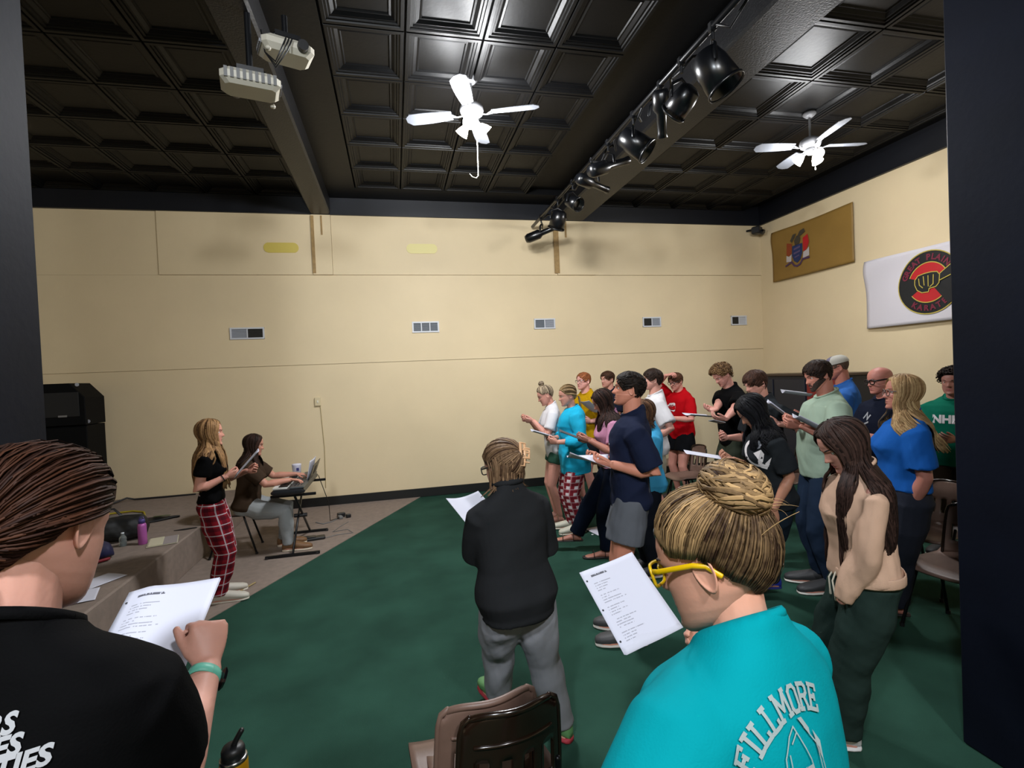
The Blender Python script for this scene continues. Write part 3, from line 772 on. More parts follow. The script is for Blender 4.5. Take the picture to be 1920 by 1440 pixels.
# ---- flat print laid on cloth
def font_poly(text, size, bold=.0, italic=0.0, space=1.0):
    cu = bpy.data.curves.new('tmp', 'FONT'); cu.body = text; cu.size = size; cu.offset = bold; cu.shear = italic; cu.align_x = 'CENTER'; cu.resolution_u = 3; cu.space_character = space
    o = bpy.data.objects.new('tmp', cu); COL.objects.link(o); dg = bpy.context.evaluated_depsgraph_get(); me = bpy.data.meshes.new_from_object(o.evaluated_get(dg))
    bm = bmesh.new(); bm.from_mesh(me); bmesh.ops.triangulate(bm, faces=bm.faces)
    V = [(v.co.x, v.co.y) for v in bm.verts]; F = [tuple(v.index for v in f.verts) for f in bm.faces]; bm.free()
    bpy.data.objects.remove(o); bpy.data.meshes.remove(me); bpy.data.curves.remove(cu)
    return V, F
def stroke_poly(lines, w_):
    V = []; F = []
    for ln in lines:
        for (x0, y0), (x1, y1) in zip(ln[:-1], ln[1:]):
            dx, dy = x1 - x0, y1 - y0; L = math.hypot(dx, dy)
            if L < 1e-9: continue
            nx, ny = -dy / L * w_ / 2, dx / L * w_ / 2; ex, ey = dx / L * w_ * .35, dy / L * w_ * .35; K = 3
            k0 = len(V)
            for i in range(K + 1):
                q = i / K; cx = x0 - ex + (dx + 2 * ex) * q; cy = y0 - ey + (dy + 2 * ey) * q; V += [(cx + nx, cy + ny), (cx - nx, cy - ny)]
            for i in range(K): F.append((k0 + 2 * i, k0 + 2 * i + 1, k0 + 2 * i + 3, k0 + 2 * i + 2))
    return V, F
def decal(I, name, VF, org, right, upv, m, tgt='top', off=.0025, label=None, reach=.4, parent=None, dv=None):
    V, F = VF; o = I[tgt]; me = o.data
    bvh = BVHTree.FromPolygons([v.co.copy() for v in me.vertices], [tuple(p.vertices) for p in me.polygons])
    right = Vector(right).normalized(); upv = Vector(upv); upv = (upv - right * upv.dot(right)).normalized(); n = right.cross(upv)
    org = Vector(org); out = []; last = None; miss = set()
    for x, y in V:
        p = org + right * x + upv * y + n * reach; hit, nn, _, dist = bvh.ray_cast(p, -n, reach * 2)
        if hit is None: miss.add(len(out)); hit = org + right * x + upv * y + n * ((last or 0)); nn = n
        else: last = (hit - (org + right * x + upv * y)).dot(n)
        out.append(hit + n * off)
    F = [f for f in F if not any(i in miss for i in f)]
    if not F: return None
    return link_mesh(name, out, F, m, parent or I['root'], False, label=label)

def decal_view(I, name, VF, px, py, m, tgt='top', off=.003, turn=0.0):
    """print placed where the cloth is seen, flat against the side of the body there"""
    h_ = pix_hit(I, px, py, tgt)
    if h_ is None: print('no hit', name, px, py); return None
    n = (I['inv'] @ Vector((0, 0, H0))) - h_; n.z = 0; n.normalize(); n = Matrix.Rotation(turn, 3, 'Z') @ n; up = Vector((0, 0, 1)); r = up.cross(n)
    return decal(I, name, VF, h_, r, up, m, tgt, off, reach=.16)
# ------------------------------------------------------------------ the hall
def at(px, py, z=0.0):
    v = RW @ Vector(((px - 960) / 960, -(py - 720) / 960, -1)); t = (z - H0) / v.z
    return Vector((v.x * t, v.y * t, z))
XR, YB, XL, YF, ZC, ZW = 6.60, 8.11, -7.2, -5.0, 4.60, 4.35
M_wall = mat('wall_cream_paint', '#d9c6a2', .55, 0, .035, 1.3, .06, 55, spec=.3)
M_green = mat('green_carpet', '#27463a', .95, 0, .22, 2.2, .5, 420, spec=.08)
M_grey = mat('grey_brown_carpet', '#897b71', .95, 0, .10, 14, .5, 380, spec=.08)
M_blk = mat('black_ceiling_paint', '#070708', .44, 0, .15, 5, .10, 28, spec=.18)
M_blkflat = mat('black_wall_paint', '#090d18', .6, 0, .2, 3, .1, 30, spec=.10)
M_band = mat('black_band_paint', '#090c14', .5, spec=.4)
def slab(name, lo, hi, m, parent=None, bev=0):
    mb = MB(); mb.box([(a + b) / 2 for a, b in zip(lo, hi)], [b - a for a, b in zip(lo, hi)], bev=bev)
    o = mb.build(name, m, parent)
    if not parent: o['kind'] = 'structure'
    return o
slab('floor', (XL, YF, -.12), (XR, YB + .2, 0), M_green)
gc = MB(); gp = [(.31, YB), (-1.235, 5.08), (-2.13, 3.36), (-2.13, YB)]
gc.add([(x, y, .006) for x, y in gp] + [(x, y, -.01) for x, y in gp], [(3, 2, 1, 0)[::-1] if False else (0, 3, 2, 1), (0, 1, 5, 4), (1, 2, 6, 5), (2, 3, 7, 6), (3, 0, 4, 7)])
gc.build('floor_carpet_area', M_grey)['kind'] = 'structure'
slab('stage_platform', (XL, 2.0, 0), (-2.12, YB, .36), M_grey, bev=.012)
wb = empty('wall_back', kind='structure')
slab('wall_panel', (XL, YB + .012, 0), (XR, YB + .2, 2.128), M_wall, wb)
slab('wall_panel', (XL, YB, 2.13), (XR, YB + .2, 3.458), M_wall, wb)
slab('wall_panel', (XL, YB, 3.46), (-3.142, YB + .2, 4.8), M_wall, wb)
for i, (a, b) in enumerate(((-3.14, -1.105), (-1.10, -.826), (-.822, 2.70), (2.705, 3.37), (3.374, XR))):
    slab('wall_panel', (a, YB - (.030 if i in (1, 3) else .016), 3.462), (b, YB + .2, 4.8), M_wall, wb)
slab('wall_right', (XR, YF, 0), (XR + .2, YB + .2, 4.8), M_wall)
slab('wall_left', (XL - .2, YF, 0), (XL, YB + .2, 4.8), M_wall)
slab('wall_rear', (XL, YF - .2, 0), (XR, YF, 4.8), M_wall)
slab('trim_1', (XL, YB - .05, ZW), (XR, YB, ZC + .1), M_band)
slab('trim_2', (XR - .05, YF, ZW), (XR, YB - .05, ZC + .1), M_band)
M_base = mat('black_rubber_base', '#0a0b0b', .5)
slab('baseboard_back', (-2.12, YB - .012, .006), (XR, YB + .012, .135), M_base)
slab('baseboard_right', (XR - .015, 0, 0), (XR, YB - .012, .135), M_base)
# narrow strips of raw wood and wire channels on the back wall under the beams
M_strip = mat('tan_wood_strip', '#9a7c4c', .6, 0, .15, 20)
for nm, px0, px1, py0, py1 in (('trim_3', 584, 590, 404, 512), ('trim_4', 601, 604, 404, 440), ('trim_5', 1039, 1048, 420, 512), ('trim_6', 1059, 1062, 415, 445)):
    d0 = U(px0, (py0 + py1) / 2, 1); v = (d0 - Vector((0, 0, H0))); t = 8.07 / v.y; x0 = v.x * t
    v = U(px1, (py0 + py1) / 2, 1) - Vector((0, 0, H0)); x1 = v.x * 8.07 / v.y
    v = U(px0, py0, 1) - Vector((0, 0, H0)); z1 = H0 + v.z * 8.07 / v.y; v = U(px0, py1, 1) - Vector((0, 0, H0)); z0 = H0 + v.z * 8.07 / v.y
    slab(nm, (x0, YB - .042, z0), (x1, YB - .02, min(z1, ZW)), M_strip)
# pillars that frame the view
for s, (x0, x1) in (('left', (-1.75, -1.067)), ('right', (2.56, 3.6))):
    slab('pillar_' + s, (x0, 1.2, 0), (x1, 1.89, ZC), M_blkflat, bev=.01)
# beams
for x0, x1 in ((-1.10, -.82), (2.68, 3.18)):
    slab('ceiling_beam', (x0, YF, ZW), (x1, YB - .05, ZC + .06), mat('black_beam_paint', '#101012', .42, 0, .2, 6, .25, 60, spec=.35), bev=.02)
# coffered ceiling, one object per tile
ceil = empty('ceiling', kind='structure')
slab('ceiling_slab', (XL, YF, ZC + .085), (XR, YB, ZC + .2), M_blk, ceil)
def tile_mesh(a, b):
    lev = [(0, .010), (.004, 0), (.030, 0), (.034, .011), (.052, .012), (.058, .023), (.074, .024), (.100, .042), (.116, .038), (.124, .048)]
    V = []; F = []
    for ins, z in lev:
        V += [(ins, ins, z), (a - ins, ins, z), (a - ins, b - ins, z), (ins, b - ins, z)]
    for i in range(len(lev) - 1):
        for k in range(4):
            j = (k + 1) % 4; F.append((i * 4 + k, (i + 1) * 4 + k, (i + 1) * 4 + j, i * 4 + j))
    q = (len(lev) - 1) * 4; F.append((q + 3, q + 2, q + 1, q))
    me = bpy.data.meshes.new('ceiling_tile'); me.from_pydata(V, [], F); me.materials.append(M_blk); me.update(); return me
def tiles(x0, x1, px, y0, y1, py):
    me = tile_mesh(px - .012, py - .012); nx = int((x1 - x0) / px + .02); ny = int((y1 - y0) / py + .02)
    for i in range(nx):
        for j in range(ny):
            o = bpy.data.objects.new('ceiling_tile', me); COL.objects.link(o); o.parent = ceil; o.location = (x0 + i * px + .006, y0 + j * py + .006, ZC)
tiles(-.42, 2.66, .628, 7.62 - .69 * 8, 7.62, .69)
tiles(3.42, 6.56, .70, 8.06 - .76 * 9, 8.06, .76)
tiles(-1.16 - .66 * 8, -1.14, .66, 8.06 - .69 * 8, 8.06, .69)
slab('trim_7', (-.82, YF, ZC), (-.43, YB - .05, ZC + .09), M_blk)
slab('trim_8', (3.18, YF, ZC), (3.41, YB - .05, ZC + .09), M_blk)
slab('trim_9', (-1.16, YF, ZC), (-1.10, YB - .05, ZC + .09), M_blk)
slab('trim_10', (XL, YF, ZC), (XR, 7.62 - .69 * 8, ZC + .09), M_blk)
slab('trim_11', (-.43, 7.62, ZC), (2.68, YB - .05, ZC + .09), M_blk)

# ------------------------------------------------------------------ ceiling fans with lamps
M_fan = mat('white_fan_paint', '#6c6f76', .5); M_fanm = mat('white_fan_metal', '#6a6a6c', .4)
M_bulb = mat('lamp_glass_lit', '#fff6e6', .3, emit=('#fff4e0', 6.0))
def fan(x, y, ang, label, cord, shades, drop, pw):
    t = empty('ceiling_fan', (x, y, ZC + .05 - drop), 0, label, 'fan')
    mb = MB(); mb.lathe([(.065, drop), (.07, drop - .03), (.04, drop - .06), (.014, drop - .065)], m=0); mb.build('canopy', M_fanm, t)
    mb = MB(); mb.cyl((0, 0, drop), (0, 0, -.20), .012, 12); mb.build('downrod', M_fanm, t)
    mb = MB(); mb.lathe([(.02, -.17), (.07, -.185), (.105, -.21), (.112, -.245), (.10, -.28), (.07, -.295), (.045, -.30)], n=32); mb.build('motor_housing', M_fanm, t)
    for k in range(4):
        a = math.radians(ang + 90 * k); R = Matrix.Rotation(a, 3, 'Z'); R2 = R @ Matrix.Rotation(math.radians(12), 3, 'X'); mb = MB(); n = 10
        def bp(u, v):
            r = .19 + .44 * u; w_ = .052 + .022 * math.sin(u * 2.2); e = 1 if u < .9 else math.sqrt(max(0, 1 - ((u - .9) / .1) ** 2)) * .6 + .4
            return R @ Vector((r, 0, -.268)) + R2 @ Vector((0, (v - .5) * 2 * w_ * e, 0))
        mb.sheet(bp, 10, 4, th=.006, sm=False); bl = mb.build('blade', M_fan, t)
        mb = MB(); mb.tube([R @ Vector((.09, 0, -.285)), R @ Vector((.14, .0, -.292)), R @ Vector((.19, .02, -.275)), R @ Vector((.26, .02, -.268))], [(.012, .004)] * 4, n=6)
        mb.tube([R @ Vector((.14, .0, -.292)), R @ Vector((.19, -.02, -.275)), R @ Vector((.26, -.02, -.272))], [(.010, .004)] * 3, n=6); mb.build('blade_bracket', M_fanm, bl)
    mb = MB(); mb.lathe([(.045, -.30), (.06, -.315), (.06, -.345), (.03, -.365), (.005, -.37)]); mb.build('light_kit', M_fanm, t)
    for k in range(shades):
        a = math.radians(ang + 30 + 360 / shades * k); d = Vector((math.cos(a), math.sin(a), 0)); q = Vector((0, 0, -.34)) + d * .05; ax = (d * .75 + Vector((0, 0, -.66))).normalized()
        RR = ax.to_track_quat('Z', 'Y').to_matrix()
        mb = MB(); mb.cyl(q, q + ax * .04, .016, 10); arm = mb.build('lamp_socket', M_fanm, t)
        mb = MB(); mb.lathe([(.022, 0), (.034, .02), (.048, .05), (.055, .075), (.062, .09), (.059, .089), (.050, .07), (.03, .02), (.012, .004)], c=q + ax * .035, R=RR, n=20); mb.build('lamp_shade', M_bulb, t)
        mb = MB(); mb.lathe([(.006, .0), (.020, .02), (.028, .045), (.020, .068), (.002, .074)], c=q + ax * .045, R=RR, n=16); mb.build('bulb', M_bulb, t)
        room_lamp(x + (q + ax * .155).x, y + (q + ax * .155).y, ZC + .05 - drop + (q + ax * .155).z, FAN_POWER * pw, .12, (.95, .97, 1), True)
    mb = MB(); P = [Vector((.03, -.03, -.36)), Vector((.034, -.03, -.36 - cord * .5)), Vector((.03, -.03, -.36 - cord))]
    if cord > .4: P += [Vector((.01, -.035, -.36 - cord - .025)), Vector((-.03, -.035, -.36 - cord - .015)), Vector((-.05, -.035, -.36 - cord + .01))]
    mb.tube(P, .0045 if cord > .4 else .003, n=6)
    if cord < .4: mb.lathe([(.003, 0), (.007, -.01), (.006, -.025), (.001, -.03)], c=(.03, -.03, -.36 - cord))
    mb.build('pull_cord', mat('white_cord', '#d8d6c8', .6), t)
fan(FANS[0][0], FANS[0][1], -20, 'white ceiling fan with a long white pull cord, over the middle of the room', .50, 3, .07, 1.0)
fan(FANS[1][0], FANS[1][1], -12, 'white ceiling fan with a short pull chain, near the wall with the flags', .16, 3, .11, .36)

# ------------------------------------------------------------------ projectors under the left beam
M_pw = mat('projector_white', '#b9b4a6', .45); M_dk = mat('dark_plastic', '#141416', .45); M_slot = mat('vent_dark_grey', '#6a6a6a', .6)
M_mblk = mat('black_metal', '#101114', .35, metal=.3)
def projector(loc, rz, tilt, w_, dp, hh, label):
    t = empty('projector', loc, rz, label, 'projector')
    mb = MB(); R = Matrix.Rotation(tilt, 3, 'X'); mb.box((0, 0, 0), (w_, dp, hh), bev=.03, rot=R); mb.build('body', M_pw, t)
    mb = MB()
    for k in range(9): mb.box(R @ Vector((-w_ * .40 + k * w_ * .10, -dp / 2 - .001, .005)), (w_ * .055, .006, hh * .62), rot=R)
    mb.build('vent_grille', M_slot, t)
    mb = MB(); mb.cyl(R @ Vector((-w_ * .25, dp / 2 - .01, 0)), R @ Vector((-w_ * .25, dp / 2 + .035, 0)), hh * .36, 20); mb.build('lens', M_dk, t)
    mb = MB(); mb.box(R @ Vector((w_ / 2, 0, 0)), (.004, dp * .7, hh * .5), rot=R); 
    for k in range(5): mb.box(R @ Vector((w_ / 2 + .004, -dp * .25 + k * dp * .12, 0)), (.012, .022, .02), rot=R)
    mb.build('connector_panel', mat('connector_panel', '#85858a', .5), t)
    mb = MB(); mb.box((0, 0, hh / 2 + .02), (.16, .2, .03), rot=R); 
    for sx in (-.07, .07):
        for sy in (-.08, .08): mb.cyl((sx, sy, hh / 2 + .02), (sx * 1.3, sy * 1.2, hh / 2 - .005), .008, 8)
    mb.cyl((0, 0, hh / 2 + .03), (0, 0, 4.36 - loc[2]), .02, 12); mb.build('ceiling_mount', M_mblk, t)
    mb = MB(); mb.lathe([(.012, 0), (.018, -.012), (.016, -.022), (.001, -.024)], c=(w_ * .38, dp * .38, -hh / 2)); mb.build('levelling_foot', M_pw, t)
    return t
projector(U(470, 160, 3.45), math.radians(14), math.radians(6), .36, .28, .10, 'front white projector with side vents hanging lowest under the left beam')
pj = projector(U(536, 98, 3.5), math.radians(200), math.radians(-4), .33, .25, .095, 'second white projector with cables hanging from its ports, nearer the camera')
mb = MB(); a = U(545, 72, 3.38); 
for k in range(3):
    P = [a + Vector((-.03 + .02 * k, 0, .0)), a + Vector((-.06 + .02 * k, -.03, -.10)), a + Vector((-.10, 0, -.16 - .02 * k)), a + Vector((-.17, .04, -.08)), a + Vector((-.20, .1, .1))]
    mb.tube(P, .005, n=6)
tag(mb.build('projector_cable', M_dk), 'black cables looping from the second projector up to the beam', 'cable')

# ------------------------------------------------------------------ stage lights on the pipe along the right beam
rig = MB(); rig.tube([(2.28, .4, 4.22), (2.28, 8.0, 4.22)], .024, n=12, rd=False)
tag(rig.build('lighting_pipe', M_mblk), 'long black pipe that carries the stage lights along the right beam', 'pipe')
M_lens = mat('lens_grey', '#6e6862', .15, spec=.8); M_can = mat('black_lamp_housing', '#0c0d10', .28, spec=.6)
GL = 'stage lights hanging from the black pipe'
def stage_light(y, kind, tilt, pan, label, r=.10, ln=.28, drop=.22, dx=0):
    t = empty('stage_light', (2.28 + dx, y, 4.22), 0, label, 'stage light', GL)
    mb = MB(); mb.box((0, 0, .0), (.05, .05, .075), bev=.01); mb.cyl((0, 0, -.03), (0, 0, -.09), .012, 8); mb.build('clamp', M_mblk, t)
    c = Vector((0, 0, -drop)); R = Matrix.Rotation(math.radians(pan), 3, 'Z') @ Matrix.Rotation(math.radians(tilt), 3, 'X')
    mb = MB(); rr = r + .025; mb.tube([c + R @ Vector((-rr, 0, 0)), c + R @ Vector((-rr, 0, 0)) * .9 + Vector((0, 0, rr * .8)), c + Vector((0, 0, drop * .55)), c + R @ Vector((rr, 0, 0)) * .9 + Vector((0, 0, rr * .8)), c + R @ Vector((rr, 0, 0))], [(.014, .004)] * 5, n=6); mb.build('yoke', M_mblk, t)
    mb = MB()
    if kind == 'par': mb.lathe([(r * .45, -ln * .5), (r * .8, -ln * .42), (r * .95, -ln * .1), (r, ln * .5), (r * .93, ln * .5), (r * .9, ln * .2)], c=c, R=R, n=24)
    else: mb.lathe([(r * .7, -ln * .6), (r * .95, -ln * .5), (r * .95, -ln * .1), (r * .55, 0), (r * .5, ln * .5), (r * .6, ln * .62), (r * .55, ln * .63), (r * .5, ln * .5)], c=c, R=R, n=20)
    mb.build('housing', M_can, t)
    mb = MB(); zz = ln * .22 if kind == 'par' else ln * .5; mb.lathe([(.001, zz), (r * (.88 if kind == 'par' else .48), zz - .002)], c=c, R=R, n=20); mb.build('lens', M_lens, t)
    if kind == 'par':
        mb = MB(); mb.tube([c + R @ Vector((r * 1.06 * math.cos(q), r * 1.06 * math.sin(q), ln * .5)) for q in [6.2832 * k / 20 for k in range(21)]], [(.004, .012)] * 21, n=4, rd=False, cap=False); mb.build('gel_frame', M_can, t)
spec_l = [(3.20, 'par', 150, 60, 'large round stage light with a glowing white rim, nearest the camera', .125, .30, .30), (3.60, 'par', 120, 200, 'round stage light with a grey lens facing the camera', .10, .22, .30), (3.92, 'ell', 150, 150, 'short black stage light hanging between two round ones', .075, .30, .24),
          (4.42, 'par', 130, 60, 'round stage light with a silver edge, halfway along the pipe', .11, .30, .26), (5.0, 'ell', 70, 100, 'long stage light pointing sideways, halfway along the pipe', .075, .42, .24), (5.45, 'ell', 95, 115, 'long narrow stage light next to the sideways one', .07, .40, .26),
          (6.1, 'par', 120, 30, 'small round stage light with a bright screw, third from the wall', .085, .2, .25), (6.7, 'par', 150, 200, 'round stage light with a pale lens, second from the wall', .11, .24, .28), (7.5, 'ell', 75, 60, 'long dark stage light hanging lowest at the wall end of the pipe', .075, .44, .24)]
for s_ in spec_l: stage_light(s_[0], s_[1], s_[2], s_[3], s_[4], *s_[5:])
mb = MB(); rc = random.Random(4); P = []
for i in range(60): P.append(Vector((2.33 + .05 * math.sin(i * 1.1) + rc.uniform(-.02, .02), 2.2 + i * .096, 4.20 + .05 * math.sin(i * 1.9) + rc.uniform(-.03, .03))))
mb.tube(P, .011, n=6); tag(mb.build('lamp_cable', M_dk), 'black cable wound along the stage light pipe', 'cable')
# floodlight / camera in the corner
t = empty('corner_speaker', U(1413, 432, 9.5), math.radians(30), 'small black box on a bracket high in the corner of the back wall', 'speaker')
t.location = (6.40, 7.93, 4.22)
mb = MB(); mb.box((0, 0, 0), (.16, .14, .13), bev=.015); mb.build('body', M_dk, t); mb = MB(); mb.cyl((.02, -.07, -.03), (.02, -.11, -.05), .045, 16); mb.build('lens', M_can, t); mb = MB(); mb.box((0, .12, .03), (.03, .12, .03)); mb.build('bracket', M_mblk, t)

# ------------------------------------------------------------------ things on the back wall
M_vent = mat('white_vent_frame', '#c9cbd0', .4); M_grL = mat('vent_light_grey', '#9a9ea6', .5); M_grM = mat('vent_mid_grey', '#6f757c', .5); M_grD = mat('vent_dark', '#2c2a26', .6)
def vent(x, z, cells, w_, label, hgt=.17):
    t = empty('wall_vent', (x, YB, z), 0, label, 'vent', 'air vents along the back wall')
    n = len(cells); mb = MB(); b = .022
    mb.box((0, -.008, hgt / 2 - b / 2), (w_, .016, b)); mb.box((0, -.008, -hgt / 2 + b / 2), (w_, .016, b))
    cw = (w_ - b) / n
    for i in range(n + 1): mb.box((-w_ / 2 + b / 2 + i * cw, -.0075, 0), (b if i in (0, n) else b * .7, .015, hgt))
    mb.build('frame', M_vent, t)
    for i, cm in enumerate(cells):
        mb = MB(); cx = -w_ / 2 + b / 2 + (i + .5) * cw
        mb.box((cx, -.002, 0), (cw - b * .5, .002, hgt - b)); 
        for k in range(7): mb.box((cx, -.007, -hgt / 2 + b + .008 + k * (hgt - 2 * b - .01) / 6.5), (cw - b * .6, .009, .004), rot=(math.radians(35), 0, 0))
        mb.build('grille', cm, t)
vent(-2.05, 2.615, [M_grL, M_grD], .46, 'white wall vent with a light left half and dark right half, above the musicians')
vent(.51, 2.652, [M_grM, M_grM, M_grM], .415, 'white wall vent with three grey panels, middle of the back wall')
vent(2.448, 2.664, [M_grM, M_grL], .36, 'white wall vent with two grey panels, right of the three-panel one')
vent(4.38, 2.655, [M_grD, M_grL], .345, 'white wall vent with dark left half, second from the corner')
vent(6.10, 2.65, [M_grD, M_vent], .32, 'white wall vent with dark left half, nearest the corner')
for (px0, px1, py, col, lab) in ((494, 560, 464, '#cdb858', 'yellow flat oval high on the back wall, left of the other'), (762, 820, 466, '#d8cb86', 'pale yellow flat oval high on the back wall under the fan')):
    v0 = U(px0, py, 1) - Vector((0, 0, H0)); v1 = U(px1, py, 1) - Vector((0, 0, H0)); k = 8.09 / v0.y; k1 = 8.09 / v1.y; x0, x1 = v0.x * k, v1.x * k1; z = H0 + v0.z * k
    mb = MB(); r_ = .075; P = []  # thin flat oval in one plain yellow on the back wall
    for q in range(24):
        a = 2 * math.pi * q / 24; P.append((math.cos(a) * r_ + ((x1 - x0) / 2 - r_) * (1 if math.cos(a) >= 0 else -1), math.sin(a) * r_))
    V = [(x, 0, zz) for x, zz in P] + [(x, -.008, zz) for x, zz in P]
    mb.add(V, [tuple(range(24, 48)), ] + [(i, (i + 1) % 24, 24 + (i + 1) % 24, 24 + i) for i in range(24)])
    o = mb.build('wall_oval', mat('wall_oval_' + col.strip('#'), col, .5)); o.location = ((x0 + x1) / 2, YB - .016, z); tag(o, lab, 'wall plate')
t = empty('wall_switch', (-1.134, YB + .012, 1.573), 0, 'small cream switch box with a wire running down the back wall', 'switch')
mb = MB(); mb.box((0, -.018, 0), (.085, .036, .13), bev=.006); mb.build('box', mat('switch_cream', '#cfbf9a', .4), t)
mb = MB(); mb.box((0, -.04, 0), (.02, .012, .035), bev=.003); mb.build('toggle', mat('switch_white', '#e0dccc', .4), t)
mb = MB(); mb.tube([(0.03, -.01, -.06), (.06, -.008, -.7), (.05, -.008, -1.3)], .005, n=6); mb.build('wire', mat('wire_tan', '#a8966a', .6), t)

# ------------------------------------------------------------------ flags on the right wall
def flag(name, y0, y1, z0, z1, m, label, amp, sag=.03, seed=1):
    r = random.Random(seed)
    def fn(u, v):
        y = y0 + (y1 - y0) * u; z = z1 + (z0 - z1) * v; fold_ = amp * (math.sin((u * 1.2 + v * .9) * 7 + math.sin(v * 4) * 1.1) * (1 - .3 * v) * (.15 + 2.2 * max(0, .5 - u)) + .12 * math.sin(u * 17 - v * 6 * u))
        return (XR - .02 - abs(amp) * 1.6 - fold_ - sag * math.sin(math.pi * u) * v, y, z - sag * .8 * math.sin(math.pi * u) * (1 if v < .5 else .3))
    mb = MB(); mb.sheet(fn, 36, 22, th=.003); o = mb.build(name, m); tag(o, label, 'flag'); return o
M_gold = mat('gold_flag_cloth', '#8a6a30', .6, 0, .06, 3, spec=.4)
fg = flag('gold_flag', 7.77, 6.13, 3.27, 4.13, M_gold, 'gold flag with a blue shield coat of arms high on the right wall', .012, .02)
fw = flag('white_flag', 5.96, 3.75, 2.28, 3.22, mat('white_flag_cloth', '#cfcad0', .7, spec=.3), 'white flag with a round black and red fist emblem on the right wall', .022, .0, 2)
def wall_print(fl, name, polys, yc, zc, m, off=.003, label=None):
    """polys in metres: u to the right as seen from the room (towards -y), v up"""
    V = []; F = []
    for P in polys:
        if isinstance(P, tuple) and isinstance(P[0], list): k = len(V); V += P[0]; F += [tuple(i + k for i in f) for f in P[1]]
        else: k = len(V); V += P; F.append(tuple(range(k, k + len(P))))
    # split long pieces so that they follow the cloth
    bm = bmesh.new(); vs = [bm.verts.new((u, 0, v)) for u, v in V]
    for f in F:
        try: bm.faces.new([vs[i] for i in f])
        except ValueError: pass
    bmesh.ops.triangulate(bm, faces=bm.faces); bmesh.ops.subdivide_edges(bm, edges=[e for e in bm.edges if e.calc_length() > .08], cuts=3, use_grid_fill=True)
    bmesh.ops.triangulate(bm, faces=bm.faces)
    me = fl.data; bvh = BVHTree.FromPolygons([v.co.copy() for v in me.vertices], [tuple(p.vertices) for p in me.polygons])
    out = []
    for v in bm.verts:
        y = yc - v.co.x; z = zc + v.co.z; hit, n, i, d = bvh.ray_cast(Vector((XR - 1, y, z)), Vector((1, 0, 0)), 2)
        x = hit.x if hit else XR - .05; out.append((x - off * 1.6 - .003, y, z))
    bm.verts.index_update(); F2 = [tuple(v.index for v in f.verts) for f in bm.faces]; bm.free()
    return link_mesh(name, out, F2, m, fl, False, label=label)
def disc(r, n=48, cx=0, cy=0, a0=0, a1=360): return [(cx + r * math.cos(math.radians(a0 + (a1 - a0) * k / n)), cy + r * math.sin(math.radians(a0 + (a1 - a0) * k / n))) for k in range(n)]
def ring(r0, r1, n=48, a0=0, a1=360, cx=0, cy=0):
    V = []; F = []
    for k in range(n + 1):
        a = math.radians(a0 + (a1 - a0) * k / n); V += [(cx + r0 * math.cos(a), cy + r0 * math.sin(a)), (cx + r1 * math.cos(a), cy + r1 * math.sin(a))]
    for k in range(n): F.append((2 * k, 2 * k + 1, 2 * k + 3, 2 * k + 2))
    return (V, F)
P_blk = mat('print_black', '#0d0e10', .7); P_red = mat('print_red', '#b3121c', .6); P_mar = mat('print_maroon', '#6d1730', .7); P_yel = mat('print_yellow', '#b9a545', .7)
yc, zc = 5.07, 2.775; R_ = .385
wall_print(fw, 'emblem_disc', [disc(R_)], yc, zc, P_blk, .004); wall_print(fw, 'emblem_edge', [ring(R_, R_ + .012)], yc, zc, P_yel, .005)
wall_print(fw, 'emblem_centre', [ring(.0, .245, 30, 20, 160), ring(0, .245, 24, 215, 325)], yc, zc, P_red, .006)
wall_print(fw, 'emblem_line', [ring(.243, .254, 30, 20, 160), ring(.243, .254, 24, 215, 325)], yc, zc, P_yel, .008)
fist = [(-.16, .05), (-.12, .10), (-.04, .115), (.05, .12), (.12, .11), (.15, .07), (.14, -.03), (.10, -.07), (.02, -.08), (.01, -.12), (-.07, -.12), (-.13, -.08), (-.16, -.01)]
wall_print(fw, 'emblem_fist', [fist, [(.14, .08), (.40, .26), (.40, .10), (.14, .0)], [(.12, -.04), (.33, -.22), (.24, -.30), (.08, -.08)]], yc, zc, P_blk, .010)
wall_print(fw, 'emblem_fist_outline', [stroke_poly([fist + [fist[0]], [(-.11, .06), (-.10, -.02), (-.06, -.06)], [(-.05, .08), (-.04, -.03)], [(.01, .08), (.01, -.05)], [(.075, .08), (.07, -.03), (.03, -.06)], [(.15, .08), (.38, .24)], [(.15, .0), (.38, .08)]], .010)], yc, zc, P_yel, .012)
def arc_text(txt, r, a_mid, step, size, flip=False):
    out = []
    for i, ch in enumerate(txt):
        if ch == ' ': continue
        a = math.radians(a_mid + (i - (len(txt) - 1) / 2) * step * (1 if flip else -1)); V, F = font_poly(ch, size, .004)
        if not V: continue
        cy = size * .35; rot = a - math.pi / 2 if not flip else a + math.pi / 2; W = []
        for x, y in V:
            y -= cy; W.append((r * math.cos(a) + x * math.cos(rot) - y * math.sin(rot), r * math.sin(a) + x * math.sin(rot) + y * math.cos(rot)))
        out.append((W, F))
    return out
for q in arc_text('GREAT PLAINS', .315, 95, 12, .10) + arc_text('KARATE', .315, 272, 14, .095, True): wall_print(fw, 'letter', [q], yc, zc, P_mar, .008)
